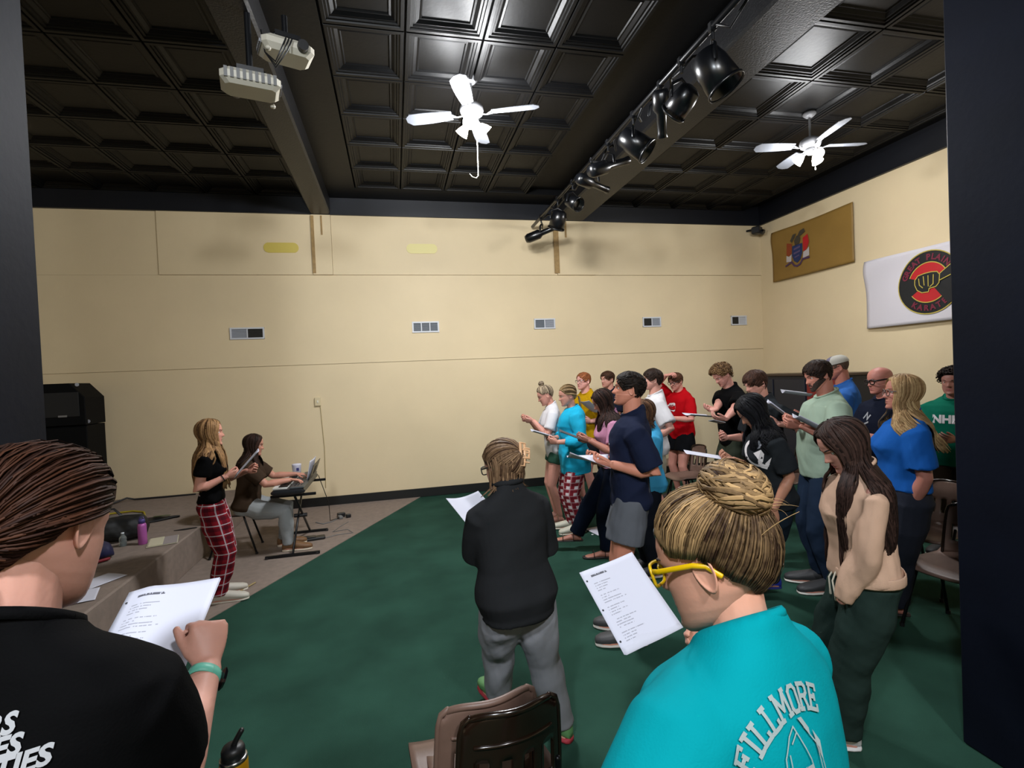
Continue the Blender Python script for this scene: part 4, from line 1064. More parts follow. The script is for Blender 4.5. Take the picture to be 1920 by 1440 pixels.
# coat of arms on the gold flag
yc, zc = 7.17, 3.72
P_blu = mat('print_blue', '#1d2c5a', .7); P_whi = mat('print_white', '#b8b0b0', .7); P_ora = mat('print_orange', '#8a3a18', .7)
wall_print(fg, 'crest_shield', [[(-.11, .06), (.11, .06), (.11, -.10), (.07, -.19), (0, -.24), (-.07, -.19), (-.11, -.10)]], yc, zc, P_blu, .005)
wall_print(fg, 'crest_band', [[(-.07, .01), (.07, .03), (.07, .0), (-.07, -.02)], [(-.07, -.06), (.07, -.04), (.07, -.07), (-.07, -.09)], [(-.05, -.13), (.05, -.11), (.05, -.13), (-.05, -.15)]], yc, zc, mat('print_violet', '#5a4a6a', .7), .008)
wall_print(fg, 'crest_supporter', [[(-.24, .14), (-.12, .10), (-.12, -.06), (-.18, -.09), (-.24, -.06)]], yc, zc, P_ora, .005)
wall_print(fg, 'crest_supporter', [[(.12, .14), (.22, .18), (.25, .04), (.20, -.06), (.13, -.08)]], yc, zc, P_red, .005)
for q in ([(-.24, -.07), (-.18, -.10), (-.12, -.07), (-.13, -.19), (-.24, -.18)], [(.13, -.09), (.20, -.07), (.25, -.03), (.25, -.17), (.12, -.19)]): wall_print(fg, 'crest_mantling', [q], yc, zc, P_whi, .005)
wall_print(fg, 'crest_scroll', [stroke_poly([[(-.25, -.24), (-.12, -.20), (-.06, -.27), (0, -.29), (.06, -.27), (.12, -.20), (.25, -.20)]], .03)], yc, zc, mat('print_purple', '#4a2f4f', .7), .007)
wall_print(fg, 'crest_helmet', [[(-.05, .065), (.05, .065), (.07, .14), (.05, .20), (-.02, .21), (-.07, .14)], [(.0, .2), (.05, .27), (.14, .29), (.17, .23), (.08, .19)], [(-.16, .16), (-.1, .25), (-.03, .25), (-.06, .19), (-.12, .12)]], yc, zc, mat('print_umber', '#40382c', .7), .006)

# ------------------------------------------------------------------ chairs
M_cf = mat('brown_chair_plastic', '#6b5348', .45, 0, .08, 20, .03, 90); M_cb = mat('dark_brown_gloss_plastic', '#1d120b', .18, spec=.6); M_leg = mat('black_chair_leg', '#101012', .35, metal=.4)
def make_chair(loc, yaw, label, rear=None, group='brown school chairs'):
    """moulded school chair facing +Y"""
    t = empty('school_chair', loc, math.radians(yaw), label, 'chair', group)
    rear = rear or M_cb
    def sh(m_off, m):
        pass
    # back shell: sheet with a row of upright slots at its lower half
    def bp(u, v, o=0):
        x = (u - .5) * (.385 - .065 * v - .03 * (1 - v) ** 2 - (.05 * max(0, v - .86) / .14)); z = .47 + .36 * v; y = -.205 - .045 * v + (.055 * (2 * abs(u - .5)) ** 2) + o
        return Vector((x, y, z - (.022 * (2 * abs(u - .5)) ** 4 if v > .9 else 0)))
    nu, nv = 28, 16; mb = MB()
    slot = lambda i, j: 4 <= j <= 8 and any(c - 1 <= i <= c + 1 for c in (5, 11, 17, 23)) and not (i in (5,) and False)
    Vf = [bp(i / nu, j / nv) for j in range(nv + 1) for i in range(nu + 1)]; Vb = [bp(i / nu, j / nv, -.012) for j in range(nv + 1) for i in range(nu + 1)]
    n1 = nu + 1; F = []; Mi = []; K = len(Vf)
    open_ = set((i, j) for i in range(nu) for j in range(nv) if slot(i, j))
    for j in range(nv):
        for i in range(nu):
            if (i, j) in open_: continue
            a, b, c, d = j * n1 + i, j * n1 + i + 1, (j + 1) * n1 + i + 1, (j + 1) * n1 + i
            F.append((d, c, b, a)); Mi.append(0); F.append((a + K, b + K, c + K, d + K)); Mi.append(1)
            for (di, dj, e0, e1) in ((0, -1, a, b), (1, 0, b, c), (0, 1, c, d), (-1, 0, d, a)):
                q = (i + di, j + dj)
                if q in open_ or not (0 <= q[0] < nu and 0 <= q[1] < nv): F.append((e0, e1, e1 + K, e0 + K)); Mi.append(1)
    mb.V = [tuple(v) for v in Vf + Vb]; mb.F = F; mb.M = Mi; mb.S = [True] * len(F)
    mb.tube([bp(u, 1, -.006) + Vector((0, 0, -.004)) for u in [k / 16 for k in range(17)]], .011, n=8, m=1); mb.tube([bp(0, v, -.006) for v in [k / 10 for k in range(11)]], .010, n=8, m=1); mb.tube([bp(1, v, -.006) for v in [k / 10 for k in range(11)]], .010, n=8, m=1)
    mb.tube([bp(u, .70 + .02 * math.sin(u * 3.14), -.013) for u in [.12 + .76 * k / 14 for k in range(15)]], .006, n=6, m=1)
    mb.build('backrest', [M_cf, rear], t)
    mb = MB()
    def sp(u, v):
        x = (u - .5) * (.40 + .03 * math.sin(v * 3.1)); y = .215 - .43 * v; z = .445 + .018 * (2 * abs(u - .5)) ** 2.5 - .03 * max(0, .2 - v) / .2 * (1) - .012 * math.sin(v * 3.14) + max(0, v - .85) * .25
        return Vector((x, y, z))
    mb.sheet(sp, 16, 14, th=.014); mb.build('seat', M_cf, t)
    for sx in (-1, 1):
        for sy, yb, yt in ((1, .22, .10), (-1, -.24, -.10)):
            mb = MB(); mb.tube([(sx * .155, yt, .425), (sx * .17, yt + (yb - yt) * .08, .40), (sx * .205, yb, .012)], .011, n=8); lg = mb.build('leg', M_leg, t)
            mb = MB(); mb.cyl((sx * .205, yb, 0), (sx * .204, yb, .025), .015, 10); mb.build('foot_cap', M_dk, lg)
    mb = MB(); mb.tube([(-.16, .10, .425), (.16, .10, .425)], .010, n=8); mb.tube([(-.16, -.10, .425), (.16, -.10, .425)], .010, n=8)
    for sx in (-1, 1): mb.tube([(sx * .15, .12, .43), (sx * .15, -.17, .44), (sx * .15, -.215, .50), (sx * .14, -.235, .62)], .010, n=8)
    mb.build('seat_frame', M_leg, t)
    return t
def chair_copy(src, loc, yaw, label, group='brown school chairs'):
    r = src.copy(); COL.objects.link(r); r.location = loc; r.rotation_euler = (0, 0, math.radians(yaw)); r['label'] = label; r['group'] = group
    for ch in list(src.children):
        c = ch.copy(); COL.objects.link(c); c.parent = r
        for g_ in ch.children: q = g_.copy(); COL.objects.link(q); q.parent = c
    return r
# the pair in the foreground, one nested into the other
c0 = at(957, 1338, .82); ya = 9
fwd = Vector((-math.sin(math.radians(ya)), math.cos(math.radians(ya)), 0)); rt = Vector((math.cos(math.radians(ya)), math.sin(math.radians(ya)), 0))
base = Vector((c0.x, c0.y, 0)) + fwd * .25 + rt * .02
ch1 = make_chair(base, ya, 'glossy dark brown chair back with slots at the bottom middle, nearest the camera')
make_chair(base + fwd * .07 - rt * .050 + Vector((0, 0, 0.0)), ya, 'taupe brown chair nested just beyond the dark slotted chair back', rear=M_cf)
def chair_px(px, py, yaw, label):
    p = at(px, py, .45); return chair_copy(ch1, (p.x, p.y, 0), yaw, label)
chair_px(1287, 892, 90, 'brown chair whose seat shows beside the legs in black shorts')
chair_px(1338, 880, 80, 'brown chair with rounded back against the cream wall, behind the black curly hair')
chair_px(1262, 866, 95, 'brown chair half hidden behind the person in the red shirt')
chair_px(1492, 897, 95, 'brown chair between the dark grey shirt and the pale green shirt')
chair_px(1746, 996, 95, 'brown chair right behind the person in the blue shirt')
chair_px(1792, 1062, 95, 'nearest brown chair of the two beside the right pillar, half hidden by it')
pc = Vector((-1.80, 6.28, 0)); chC = chair_copy(ch1, pc, -85, 'brown chair the keyboard player sits on', 'keyboard corner')
# ------------------------------------------------------------------ keyboard corner
G_K = None
def bar(mb, a, b, r=.014, m=0): mb.tube([a, b], r, n=8, m=m, rd=False, sm=False)
t = empty('keyboard_stand', (-1.15, 6.30, 0), 0, 'black folding X stand under the electronic keyboard', 'stand')
for y, x0, x1 in ((-.44, -.26, .25), (.43, -.22, .24)):
    mb = MB(); mb.box((0, y, .022), (x1 - x0 + .04, .032, .032), bev=.004); fo = mb.build('foot_bar', M_mblk, t)
    for x in (x0, x1):
        mb = MB(); mb.box((x, y, .012), (.03, .04, .03), bev=.004); mb.build('rubber_cap', M_dk, fo)
    mb = MB(); mb.box((.03, y * .92, .655), (.46, .028, .028), bev=.004); mb.build('top_bar', M_mblk, t)
for s in (1, -1):
    mb = MB(); mb.tube([(s * .02 + .02, s * .44, .03), (s * .02 + .02, -s * .40, .645)], [(.012, .018)] * 2, n=8, rd=False); mb.build('cross_leg', M_mblk, t)
mb = MB(); mb.cyl((-.05, .0, .335), (.09, .0, .335), .022, 14); mb.build('pivot_knob', M_dk, t)
kb = empty('keyboard', (-1.16, 6.30, .675), 0, 'black electronic piano keyboard on the X stand', 'keyboard')
M_kb = mat('keyboard_black', '#15171a', .35); M_kg = mat('keyboard_grey', '#3c4143', .4); M_wk = mat('piano_key_white', '#cfcfca', .3); M_bk = mat('piano_key_black', '#0c0c0c', .3)
mb = MB(); mb.box((0, 0, .03), (.34, 1.0, .06), bev=.022); mb.box((.09, 0, .068), (.15, .96, .022), bev=.01, m=1); mb.box((.10, -.02, .081), (.06, .09, .005), m=0)
for k in range(14): mb.box((.06 + .03 * (k % 3), -.40 + k * .022, .081), (.012, .012, .006), m=0)
mb.build('body', [M_kb, M_kg], kb)
for k in range(36):
    mb = MB(); mb.box((-.085, -.44 + k * .0245, .070), (.145, .0225, .018), bev=.002); mb.build('white_key', M_wk, kb)
    if k % 7 not in (2, 6) and k < 35: mb = MB(); mb.box((-.055, -.44 + (k + .5) * .0245, .084), (.088, .011, .012), bev=.002); mb.build('black_key', M_bk, kb)
mr = MB(); mr.sheet(lambda u, v: Vector((.17 + .06 * v, -.20 + .52 * u, .085 + .17 * v)), 4, 3, th=.006, sm=False)
for k in range(8): mr.box((.195 + .0, .02 + k * .018, .165), (.012, .006, .09), rot=(0, .33, 0))
mr.build('music_rest', M_kb, kb)

# ---- printed sheets
def print_mat(name='printed_sheet', bright='#c9c9d6', blank=False):
    if name in MATS: return MATS[name]
    m = bpy.data.materials.new(name); m.use_nodes = True; nt = m.node_tree; N = nt.nodes; L = nt.links; P = N['Principled BSDF']; P.inputs['Roughness'].default_value = .75; P.inputs['Specular IOR Level'].default_value = .2
    at_ = N.new('ShaderNodeAttribute'); at_.attribute_name = 'page'; sp = N.new('ShaderNodeSeparateXYZ'); L.new(at_.outputs['Vector'], sp.inputs[0])
    def M_(op, a, b=None, c=None):
        n = N.new('ShaderNodeMath'); n.operation = op
        for i, v in enumerate((a, b, c)):
            if v is None: continue
            if isinstance(v, (int, float)): n.inputs[i].default_value = v
            else: L.new(v, n.inputs[i])
        return n.outputs[0]
    x, y = sp.outputs[0], sp.outputs[1]
    row = M_('FLOOR', M_('DIVIDE', y, .0085)); fr = M_('FRACT', M_('DIVIDE', y, .0085)); line = M_('LESS_THAN', fr, .34)
    cb = N.new('ShaderNodeCombineXYZ'); L.new(M_('MULTIPLY', x, 170), cb.inputs[0]); L.new(M_('MULTIPLY', row, 7.3), cb.inputs[1])
    no = N.new('ShaderNodeTexNoise'); no.inputs['Scale'].default_value = 1; no.inputs['Detail'].default_value = 1; L.new(cb.outputs[0], no.inputs['Vector'])
    word = M_('GREATER_THAN', no.outputs['Fac'], .43)
    cb2 = N.new('ShaderNodeCombineXYZ'); L.new(M_('MULTIPLY', row, 3.7), cb2.inputs[0]); wn = N.new('ShaderNodeTexWhiteNoise'); wn.noise_dimensions = '3D'; L.new(cb2.outputs[0], wn.inputs['Vector'])
    xe = M_('MULTIPLY_ADD', wn.outputs['Value'], .06, .055); mask = M_('MULTIPLY', M_('GREATER_THAN', x, .028), M_('LESS_THAN', x, xe)); mask = M_('MULTIPLY', mask, M_('MULTIPLY', M_('GREATER_THAN', y, .042), M_('LESS_THAN', y, .25)))
    skip = M_('GREATER_THAN', M_('FRACT', M_('MULTIPLY', row, .2)), .1)
    txt = M_('MULTIPLY', M_('MULTIPLY', M_('MULTIPLY', line, word), mask), M_('MULTIPLY', skip, .45))
    hd = M_('MULTIPLY', M_('MULTIPLY', M_('GREATER_THAN', y, .022), M_('LESS_THAN', y, .029)), M_('MULTIPLY', M_('GREATER_THAN', x, .032), M_('LESS_THAN', x, .095)))
    hd = M_('MULTIPLY', M_('MULTIPLY', hd, M_('GREATER_THAN', no.outputs['Fac'], .38)), .85)
    f = M_('MAXIMUM', txt, hd); mx = N.new('ShaderNodeMix'); mx.data_type = 'RGBA'; L.new(f, mx.inputs[0]); mx.inputs[6].default_value = hexc(bright); mx.inputs[7].default_value = hexc('#2c2c34'); 
    if blank: P.inputs['Base Color'].default_value = hexc(bright)
    else: L.new(mx.outputs[2], P.inputs['Base Color'])
    MATS[name] = m; return m
M_pg = print_mat(); M_pb = print_mat('blank_sheet', '#c6c6d2', True); M_hole = mat('punched_hole', '#35353a', .8)
G_S = None
def sheet(label, TL, u, v, w_=.216, hh=.279, curl=.015, pages=1, twist=0.0, holes=False, blank=False, corner=0, parent=None, name='sheet_music', cat='sheet of paper', cc=(0, 0), m=None, seed=0):
    """TL corner, u along the top edge, v down the page"""
    u = Vector(u).normalized(); v = Vector(v); v = (v - u * v.dot(u)).normalized(); n = u.cross(-v)
    M4 = Matrix((( u.x, v.x, n.x, TL[0]), (u.y, v.y, n.y, TL[1]), (u.z, v.z, n.z, TL[2]), (0, 0, 0, 1)))
    M4 = Matrix(((u.x, -v.x, n.x, TL[0]), (u.y, -v.y, n.y, TL[1]), (u.z, -v.z, n.z, TL[2]), (0, 0, 0, 1)))
    root = empty(name, (0, 0, 0), 0, label, cat); root.matrix_world = M4
    for pg in range(pages):
        k = pg * (1 if pages < 2 else 1.0)
        def fn(a, b):
            z = -curl * math.sin(math.pi * a) * 1.0 + twist * (a - .5) * (b - .5) * 2 - pg * .0016 + cc[0] * (b ** 2) + cc[1] * ((1 - b) ** 2)
            z += -corner * max(0, (1 - a) * 1.0 - .75) * 4 * (.6 + .4 * b)
            return Vector((a * w_ + pg * .0015, -(b * hh + pg * .001), z + .004 * pg * (b - .5)))
        mb = MB(); mb.sheet(fn, 14, 16, sm=True, th=.0006); o = mb.build('page', m or (M_pb if (blank or pg) else M_pg), root)
        pa = np.array([(p[0], -p[1], 0) for p in mb.V], np.float32); at_ = o.data.attributes.new('page', 'FLOAT_VECTOR', 'POINT'); at_.data.foreach_set('vector', pa.ravel())
        if holes and pg == 0:
            hb = MB()
            for b in (.13, .5, .87):
                c = fn(.045, b) + Vector((0, 0, .0012)); hb.add([c + Vector((.0035 * math.cos(q), .0035 * math.sin(q), 0)) for q in [6.283 * k / 10 for k in range(10)]], [tuple(range(10))])
            hb.build('punched_hole', M_hole, o)
    return root
def hold(I, label, c, tilt=35, w_=.216, hh=.279, px=None, yaw=0, roll=0, **k):
    """a sheet in front of person I: c = centre in the person's frame (or px), tilt = degrees the far edge rises"""
    c = (I['inv'] @ U(*px)) if px else Vector(c); RZ = I['RZ'] @ Matrix.Rotation(math.radians(yaw), 3, 'Z')
    t_ = math.radians(tilt); u = Vector((math.cos(math.radians(roll)), 0, math.sin(math.radians(roll)))); v = Vector((0, -math.cos(t_), -math.sin(t_)))
    C = I['base'] + I['RZ'] @ c; u2 = RZ @ u; v2 = RZ @ v; v2 = (v2 - u2 * v2.dot(u2)).normalized()
    return sheet(label, C - u2 * (w_ / 2) - v2 * (hh / 2), u2, v2, w_, hh, **k)

# ------------------------------------------------------------------ the singers
T_ = cloth
CUR = dict(curl=(.7, .8, .5), thumb=1.2)
def HL(back=(-.75, .1, -.5), dir_=None, curl=(.7, .8, .5), thumb=1.1, **k):
    d = dict(back=back, curl=curl, thumb=thumb, **k)
    if dir_: d['dir'] = dir_
    return d
hlL = HL((-.8, 0, -.45), (.35, .9, .15)); hlR = HL((.8, 0, -.45), (-.35, .9, .15))
black = '#121316'
# nearest two
A = person('A', 'person seen from behind in a black T-shirt with white lettering, bottom left corner', 66, 838, .77, -6, 'f', 1.02, '#c08d7c', lean=5, head=(24, -5, -3), hh=.222,
           R=('px', 388, 1252, 1.10), poleR=(-.05, .1, -1), P_sw=.86, nk=.02, L=(-.14, .27, 1.12), handR=dict(dir=(-.12, .50, .86), back=(.62, -.72, .2), curl=(1.25, 1.25, .7), thumb=1.0, s=.95), handL=hlL,
           top=dict(mat=T_('black_cotton', '#050506'), ease=.022, hem=.50, sleeve=.60, sease=.016, vox=.0085, fold=.005, fk=9), bot=dict(mat=T_('dark_jeans', '#1a1d26'), ease=.01),
           shoe=dict(col='#202020'), hair=dict(style='pony', c1='#200f09', c2='#422618', thick=.042, n=1500, w=.0023, tie=(0, -.48, -.17), len=.13, pn=50, pr=.022, lift=.95), vox=.0055, lid=.6)
Mpr = mat('shirt_print_grey', '#9d9ea2', .8)
for k, (txt, rx, ry) in enumerate((('SINGERS', 38, 1347), ('MELODIES', 49, 1386), ('COMMUNITIES', 106, 1404))):
    q = pix_hit(A, rx, ry) or A['inv'] @ U(rx, ry, .70); v_, f_ = font_poly(txt, .030, .0012, .22); mxx = max(p[0] for p in v_); v_ = [(x - mxx, y - .011) for x, y in v_]
    decal(A, 'shirt_lettering', (v_, f_), Vector((q.x, q.y, q.z)), (1, 0, .10), (0, 0, 1), Mpr, off=.003)
# watch
S_, E_, W_, hk = A['arms'][1]; ax = (W_ - E_).normalized(); bk = Vector((.62, -.72, .2)); bk = (bk - ax * bk.dot(ax)).normalized(); sd_ = ax.cross(bk)
w0 = W_ - ax * .022; mb = MB(); mb.tube([w0 + (bk * math.cos(q) * .0265 + sd_ * math.sin(q) * .0325) for q in [6.2832 * k / 24 for k in range(25)]], [(.0022, .0115)] * 25, n=6, up=ax, rd=False, cap=False)
wt = mb.build('watch_strap', mat('mint_silicone', '#5fae98', .5), A['root'], 'mint green watch strap')
cw = (bk * .35 + sd_ * (1 if (sd_ * 1.0).x > 0 else -1) * .94).normalized()
mb = MB(); R3 = Matrix((ax, cw.cross(ax), cw)).transposed(); mb.box(w0 + cw * .036, (.038, .034, .011), rot=R3, bev=.006); mb.build('watch_case', mat('watch_black', '#0a0a0c', .12), wt)
sheet('white sheet held by the person in the lettered black T-shirt', U(238, 1100, 1.292), Vector((.215, -.007, -.002)), Vector((-.01, -.25, -.124)), curl=.008, pages=2, holes=True, corner=.035)

E1 = person('E', 'person from behind in a teal FILLMORE T-shirt with yellow glasses and a blond bun', 1326, 922, .93, 22, 'f', 1.20, '#c79079', side=4, lean=7, head=(22, 18, 4), hh=.226,
            nk=.014, L=(-.25, .22, 1.0), R=('w', .93, 1.42, .95), poleL=(-1, -.2, -.8), poleR=(1, -.2, -.8), handL=hlL, handR=hlR,
            top=dict(mat=T_('teal_cotton', '#00838c'), ease=.024, hem=.48, sleeve=.86, sease=.020, neck=.853, vox=.0085, fold=.007, fk=9), bot=dict(mat=T_('grey_leggings', '#26282c'), ease=.008), shoe=dict(col='#303030'),
            hair=dict(style='bun', c1='#2a1a12', c2='#b08e62', thick=.05, n=1700, w=.0023, rootdark=.7, tie=(0, -.34, .34), bun=(0, -.40, .47), br=.062, bs=(1.12, .95, .80), bn=520, bw=.0034, spin=1.0, wisps=10), vox=.0055, lid=.6, glasses=dict(col='#c9a200', r=.0065, w=.125, hg=.09))
# scrunchie and flyaway strands
mb = MB(); c_ = Vector((0, -.36, .40)); axb = (Vector((0, -.40, .47)) - Vector((0, -.06, .02))).normalized(); t1 = Vector((1, 0, 0)); t2 = axb.cross(t1)
mb.tube([E1['fn'](c_ + (t1 * math.cos(q) + t2 * math.sin(q)) * (.17 + .012 * math.sin(q * 9))) for q in [6.2832 * k / 40 for k in range(41)]], [.011 + .003 * math.sin(k * 2.3) for k in range(41)], n=8, rd=False, cap=False); mb.build('scrunchie', mat('peach_satin', '#d58a70', .35), E1['root'], 'peach satin scrunchie')
# lettering on the back, block capitals with serifs
SER = {'F': [[(0, 0), (0, 1.4)], [(-.12, 1.4), (.78, 1.4)], [(0, .75), (.5, .75)], [(-.2, 0), (.22, 0)], [(.78, 1.4), (.78, 1.15)], [(.5, .9), (.5, .6)]], 'I': [[(.3, 0), (.3, 1.4)], [(.08, 0), (.52, 0)], [(.08, 1.4), (.52, 1.4)]],
       'L': [[(.1, 0), (.1, 1.4)], [(-.08, 1.4), (.3, 1.4)], [(-.08, 0), (.75, 0)], [(.75, 0), (.75, .32)]], 'M': [[(0, 0), (0, 1.4), (.5, .45), (1.0, 1.4), (1.0, 0)], [(-.17, 0), (.18, 0)], [(.82, 0), (1.17, 0)], [(-.15, 1.4), (.08, 1.4)], [(.92, 1.4), (1.15, 1.4)]],
       'O': [[(.2, 0), (.6, 0), (.8, .25), (.8, 1.15), (.6, 1.4), (.2, 1.4), (0, 1.15), (0, .25), (.2, 0)]], 'R': [[(0, 0), (0, 1.4), (.55, 1.4), (.75, 1.22), (.75, .9), (.55, .72), (0, .72)], [(.42, .72), (.75, 0)], [(-.16, 0), (.2, 0)], [(.62, 0), (.9, 0)], [(-.12, 1.4), (0, 1.4)]],
       'E': [[(0, 0), (0, 1.4)], [(-.12, 1.4), (.75, 1.4)], [(0, .72), (.5, .72)], [(-.12, 0), (.75, 0)], [(.75, 1.4), (.75, 1.15)], [(.75, 0), (.75, .25)], [(.5, .85), (.5, .58)]]}
Mps = mat('shirt_print_silver', '#8d9a9a', .7); V = []; F = []; Rr = .125; sc = .0225; ws = dict(I=.62, M=1.25); tot = sum(ws.get(ch, .98) for ch in 'FILLMORE'); xx = 0
for ch in 'FILLMORE':
    wd_ = ws.get(ch, .98); am = (tot / 2 - xx - wd_ / 2) * sc * 1.06 / Rr; xx += wd_; rot = am; cx = Rr * math.sin(-am); cy = Rr * (math.cos(am) - 1)
    v_, f_ = stroke_poly([[((x - (.5 if ch == 'M' else .38 if ch != 'I' else .3)) * sc, (y) * sc) for x, y in l] for l in SER[ch]], .25 * sc)
    k = len(V); V += [(cx + x * math.cos(rot) - y * math.sin(rot), cy + x * math.sin(rot) + y * math.cos(rot)) for x, y in v_]; F += [tuple(i + k for i in f) for f in f_]
hE = pix_hit(E1, 1468, 1350); oE = Vector((hE.x, hE.y, hE.z)); print('oE', oE, E1['h']); upE = Vector((0, .15, 1))
rE = (1, 0, .16); decal(E1, 'shirt_lettering', (V, F), oE, rE, upE, Mps, off=.0035)
sE = lambda VF: ([(x * .62, y * .62) for x, y in VF[0]], VF[1])
lg = []
P0 = [[(-.01, -.03), (-.045, -.06), (-.06, -.10), (-.065, -.15), (-.09, -.19), (-.10, -.24)], [(-.01, -.03), (.015, -.02), (.03, -.10), (.03, -.17), (.0, -.20), (-.04, -.20)], [(-.01, -.045), (.015, -.035)], [(-.03, -.06), (-.045, -.12), (-.045, -.18)], [(-.05, -.2), (-.01, -.24), (.03, -.22), (.06, -.15), (.07, -.08)], [(.05, -.04), (.075, -.10), (.07, -.16)]]
decal(E1, 'shirt_emblem', sE(stroke_poly(P0, .0034)), oE, rE, upE, Mps, off=.0035)
decal(E1, 'shirt_emblem', sE(stroke_poly([[(-.012, -.16), (-.012, -.11), (.004, -.108)], [(-.012, -.133), (0, -.133)], [(.010, -.16), (.010, -.11), (.024, -.113), (.024, -.13), (.012, -.134), (.026, -.16)]], .0075)), oE, rE, upE, Mps, off=.004)
def tri(*p): return ([*p], [tuple(range(len(p)))])
for p_ in (tri((.040, -.015), (.055, -.02), (.065, -.05), (.058, -.065)), tri((.075, -.06), (.085, -.09), (.072, -.13), (.066, -.10)), tri((-.085, -.10), (-.10, -.14), (-.095, -.165), (-.075, -.155))):
    decal(E1, 'shirt_emblem', sE(p_), oE, rE, upE, Mps, off=.004)
sheet('thick white lyric booklet held by the person in the teal T-shirt', U(1087, 1072, 1.725), Vector((.21, .038, .029)), Vector((.06, -.203, -.181)), curl=.010, pages=5, holes=True, corner=.012)

# woman with the claw clip
D = person('D', 'person from behind in a charcoal fleece jacket and grey trousers with a peach hair claw', 940, 826, 2.50, 20, 'f', 1.16, '#c4917c', lean=3, head=(16, 14, 0),
           L=('px', 893, 1012, 2.74), R=(.16, .26, .98), handL=hlL, handR=dict(hide=True), poleL=(-.35, -.3, -1), poleR=(.4, -.3, -1), side=-1.5,
           top=dict(name='fleece_jacket', mat=T_('charcoal_fleece', '#242527', .95), ease=.032, hem=.455, sleeve=1.96, sease=.022, neck=.862, hemw=.0, vox=.009, fold=.006, fk=9, collar=T_('charcoal_fleece', '#242527'), cr=.016, cz=.012),
           bot=dict(mat=T_('light_grey_twill', '#8b8c92', .9), ease=.018, flare=.004, fold=.005), feet=[('w', .47, 2.72, 5), ('w', .74, 2.46, -14)], shoe=dict(col='#5f8f5a', scol='#a8323e', sole=.03),
           hair=dict(style='claw', c1='#3a271c', c2='#8f7256', thick=.05, n=420, w=.005, tie=(.10, -.46, .18), len=.065, pn=170), vox=.0075, glasses=dict(col='#2a2a2a', r=.006))
cl = MB(); fnD = D['fn']; cc_ = Vector((.12, -.535, .14)); ex_ = Vector((.32, -.05, .95)).normalized(); ey_ = Vector((.9, -.1, -.3)).normalized()
def rr_(a, b): return fnD(cc_ + ex_ * a + ey_ * b + Vector((0, -.03, 0)) * (1 - (a / .26) ** 2))
for pp in ([(-.24, -.06), (.24, -.06)], [(-.24, .05), (.24, .05)], [(-.24, -.06), (-.24, .05)], [(.24, -.06), (.24, .05)]): cl.tube([rr_(*pp[0]), rr_((pp[0][0] + pp[1][0]) / 2, (pp[0][1] + pp[1][1]) / 2), rr_(*pp[1])], [(.009, .004)] * 3, n=6)
for k in range(4): cl.tube([rr_(-.16 + k * .1, .05), rr_(-.16 + k * .1, .12) , rr_(-.16 + k * .1, .17)], .0045, n=6)
cl.tube([rr_(-.08, .0), rr_(-.08, .16), rr_(.10, .16), rr_(.10, 0)], [(.007, .004)] * 4, n=6)
cl.build('hair_claw', mat('peach_plastic', '#dcae84', .3), D['root'], 'peach plastic hair claw')
hold(D, 'white sheet held out to the left by the person in the charcoal fleece', None, 30, px=(893, 958, 2.72), yaw=8, curl=.02, pages=2, blank=True)

# standing by the stage
B = person('B', 'person with long dark blond hair in red plaid trousers standing by the stage', 393, 784, 4.45, -78, 'f', .95, '#c48a78', lean=0, head=(4, 0, 0),
           R=('px', 424, 893, 4.40), L=(-.10, .28, 1.08), poleR=(.3, -.8, -.8), handR=hlR, handL=hlL,
           top=dict(mat=T_('black_cotton', '#050506'), ease=.012, hem=.55, sleeve=.55, hemw=.0), bot=dict(name='plaid_trousers', mat=plaid_mat('red_plaid', '#7d1722', '#2b0f18', '#b7aeb4', .085, .10), ease=.022, top=.60, flare=.01, uv=True, fold=.004),
           shoe=dict(col='#b9b4a8', scol='#c9c2b4'), hair=dict(style='long', c1='#4e3522', c2='#a88258', thick=.05, n=150, w=.010, len=.40, a0=50, wave=.008))
hold(B, 'white sheet held up by the person in red plaid trousers by the stage', None, 48, px=(462, 868, 4.38), curl=.01, pages=2, blank=True)
mb = MB(); S_, E_, W_, hk = B['arms'][1]; ax = (W_ - E_).normalized(); t1 = ax.orthogonal().normalized(); t2 = ax.cross(t1)
mb.tube([W_ - ax * .03 + (t1 * math.cos(q) + t2 * math.sin(q)) * .028 for q in [6.2832 * k / 16 for k in range(17)]], .004, n=6, rd=False, cap=False); mb.build('bracelet', M_dk, B['root'])
C = person('C', 'person in a brown T-shirt and light jeans seated at the keyboard', 475, 812, 5.68, -86, 'f', 1.05, '#bb8470', lean=7, head=(14, 0, 0), h=1.66, pelvis=(0, .02, -.325),
           R=(.16, .50, .80), L=(-.20, .52, .80), handR=HL((0, 0, 1), (0, 1, -.15), (.35, .5, .4), .6), handL=HL((0, 0, 1), (0, 1, -.15), (.35, .5, .4), .6), poleR=(.4, -.3, -1), poleL=(-.4, -.3, -1),
           feet=[(-.10, .36, -6), (.12, .44, 6)], top=dict(mat=T_('brown_cotton', '#3a2d23'), ease=.020, hem=.50, sleeve=.80, sease=.014, hemw=.01), bot=dict(name='jeans', mat=T_('light_grey_denim', '#8c8f90'), ease=.014, top=.57),
           shoe=dict(col='#6a4a2c', scol='#b8ab98', sole=.03), hair=dict(style='long', c1='#140d0a', c2='#3a2720', thick=.045, n=110, w=.010, len=.20, a0=55, back=-.2))
decal(C, 'shirt_print', stroke_poly([[(-.02, 0), (.02, .008)]], .012), C['T']((.06, .0, .72 * C['h'])), (-1, 0, 0), (0, 0, 1), Mpr, off=.003)
PEDAL = Vector((-1.02, 6.40, 0))

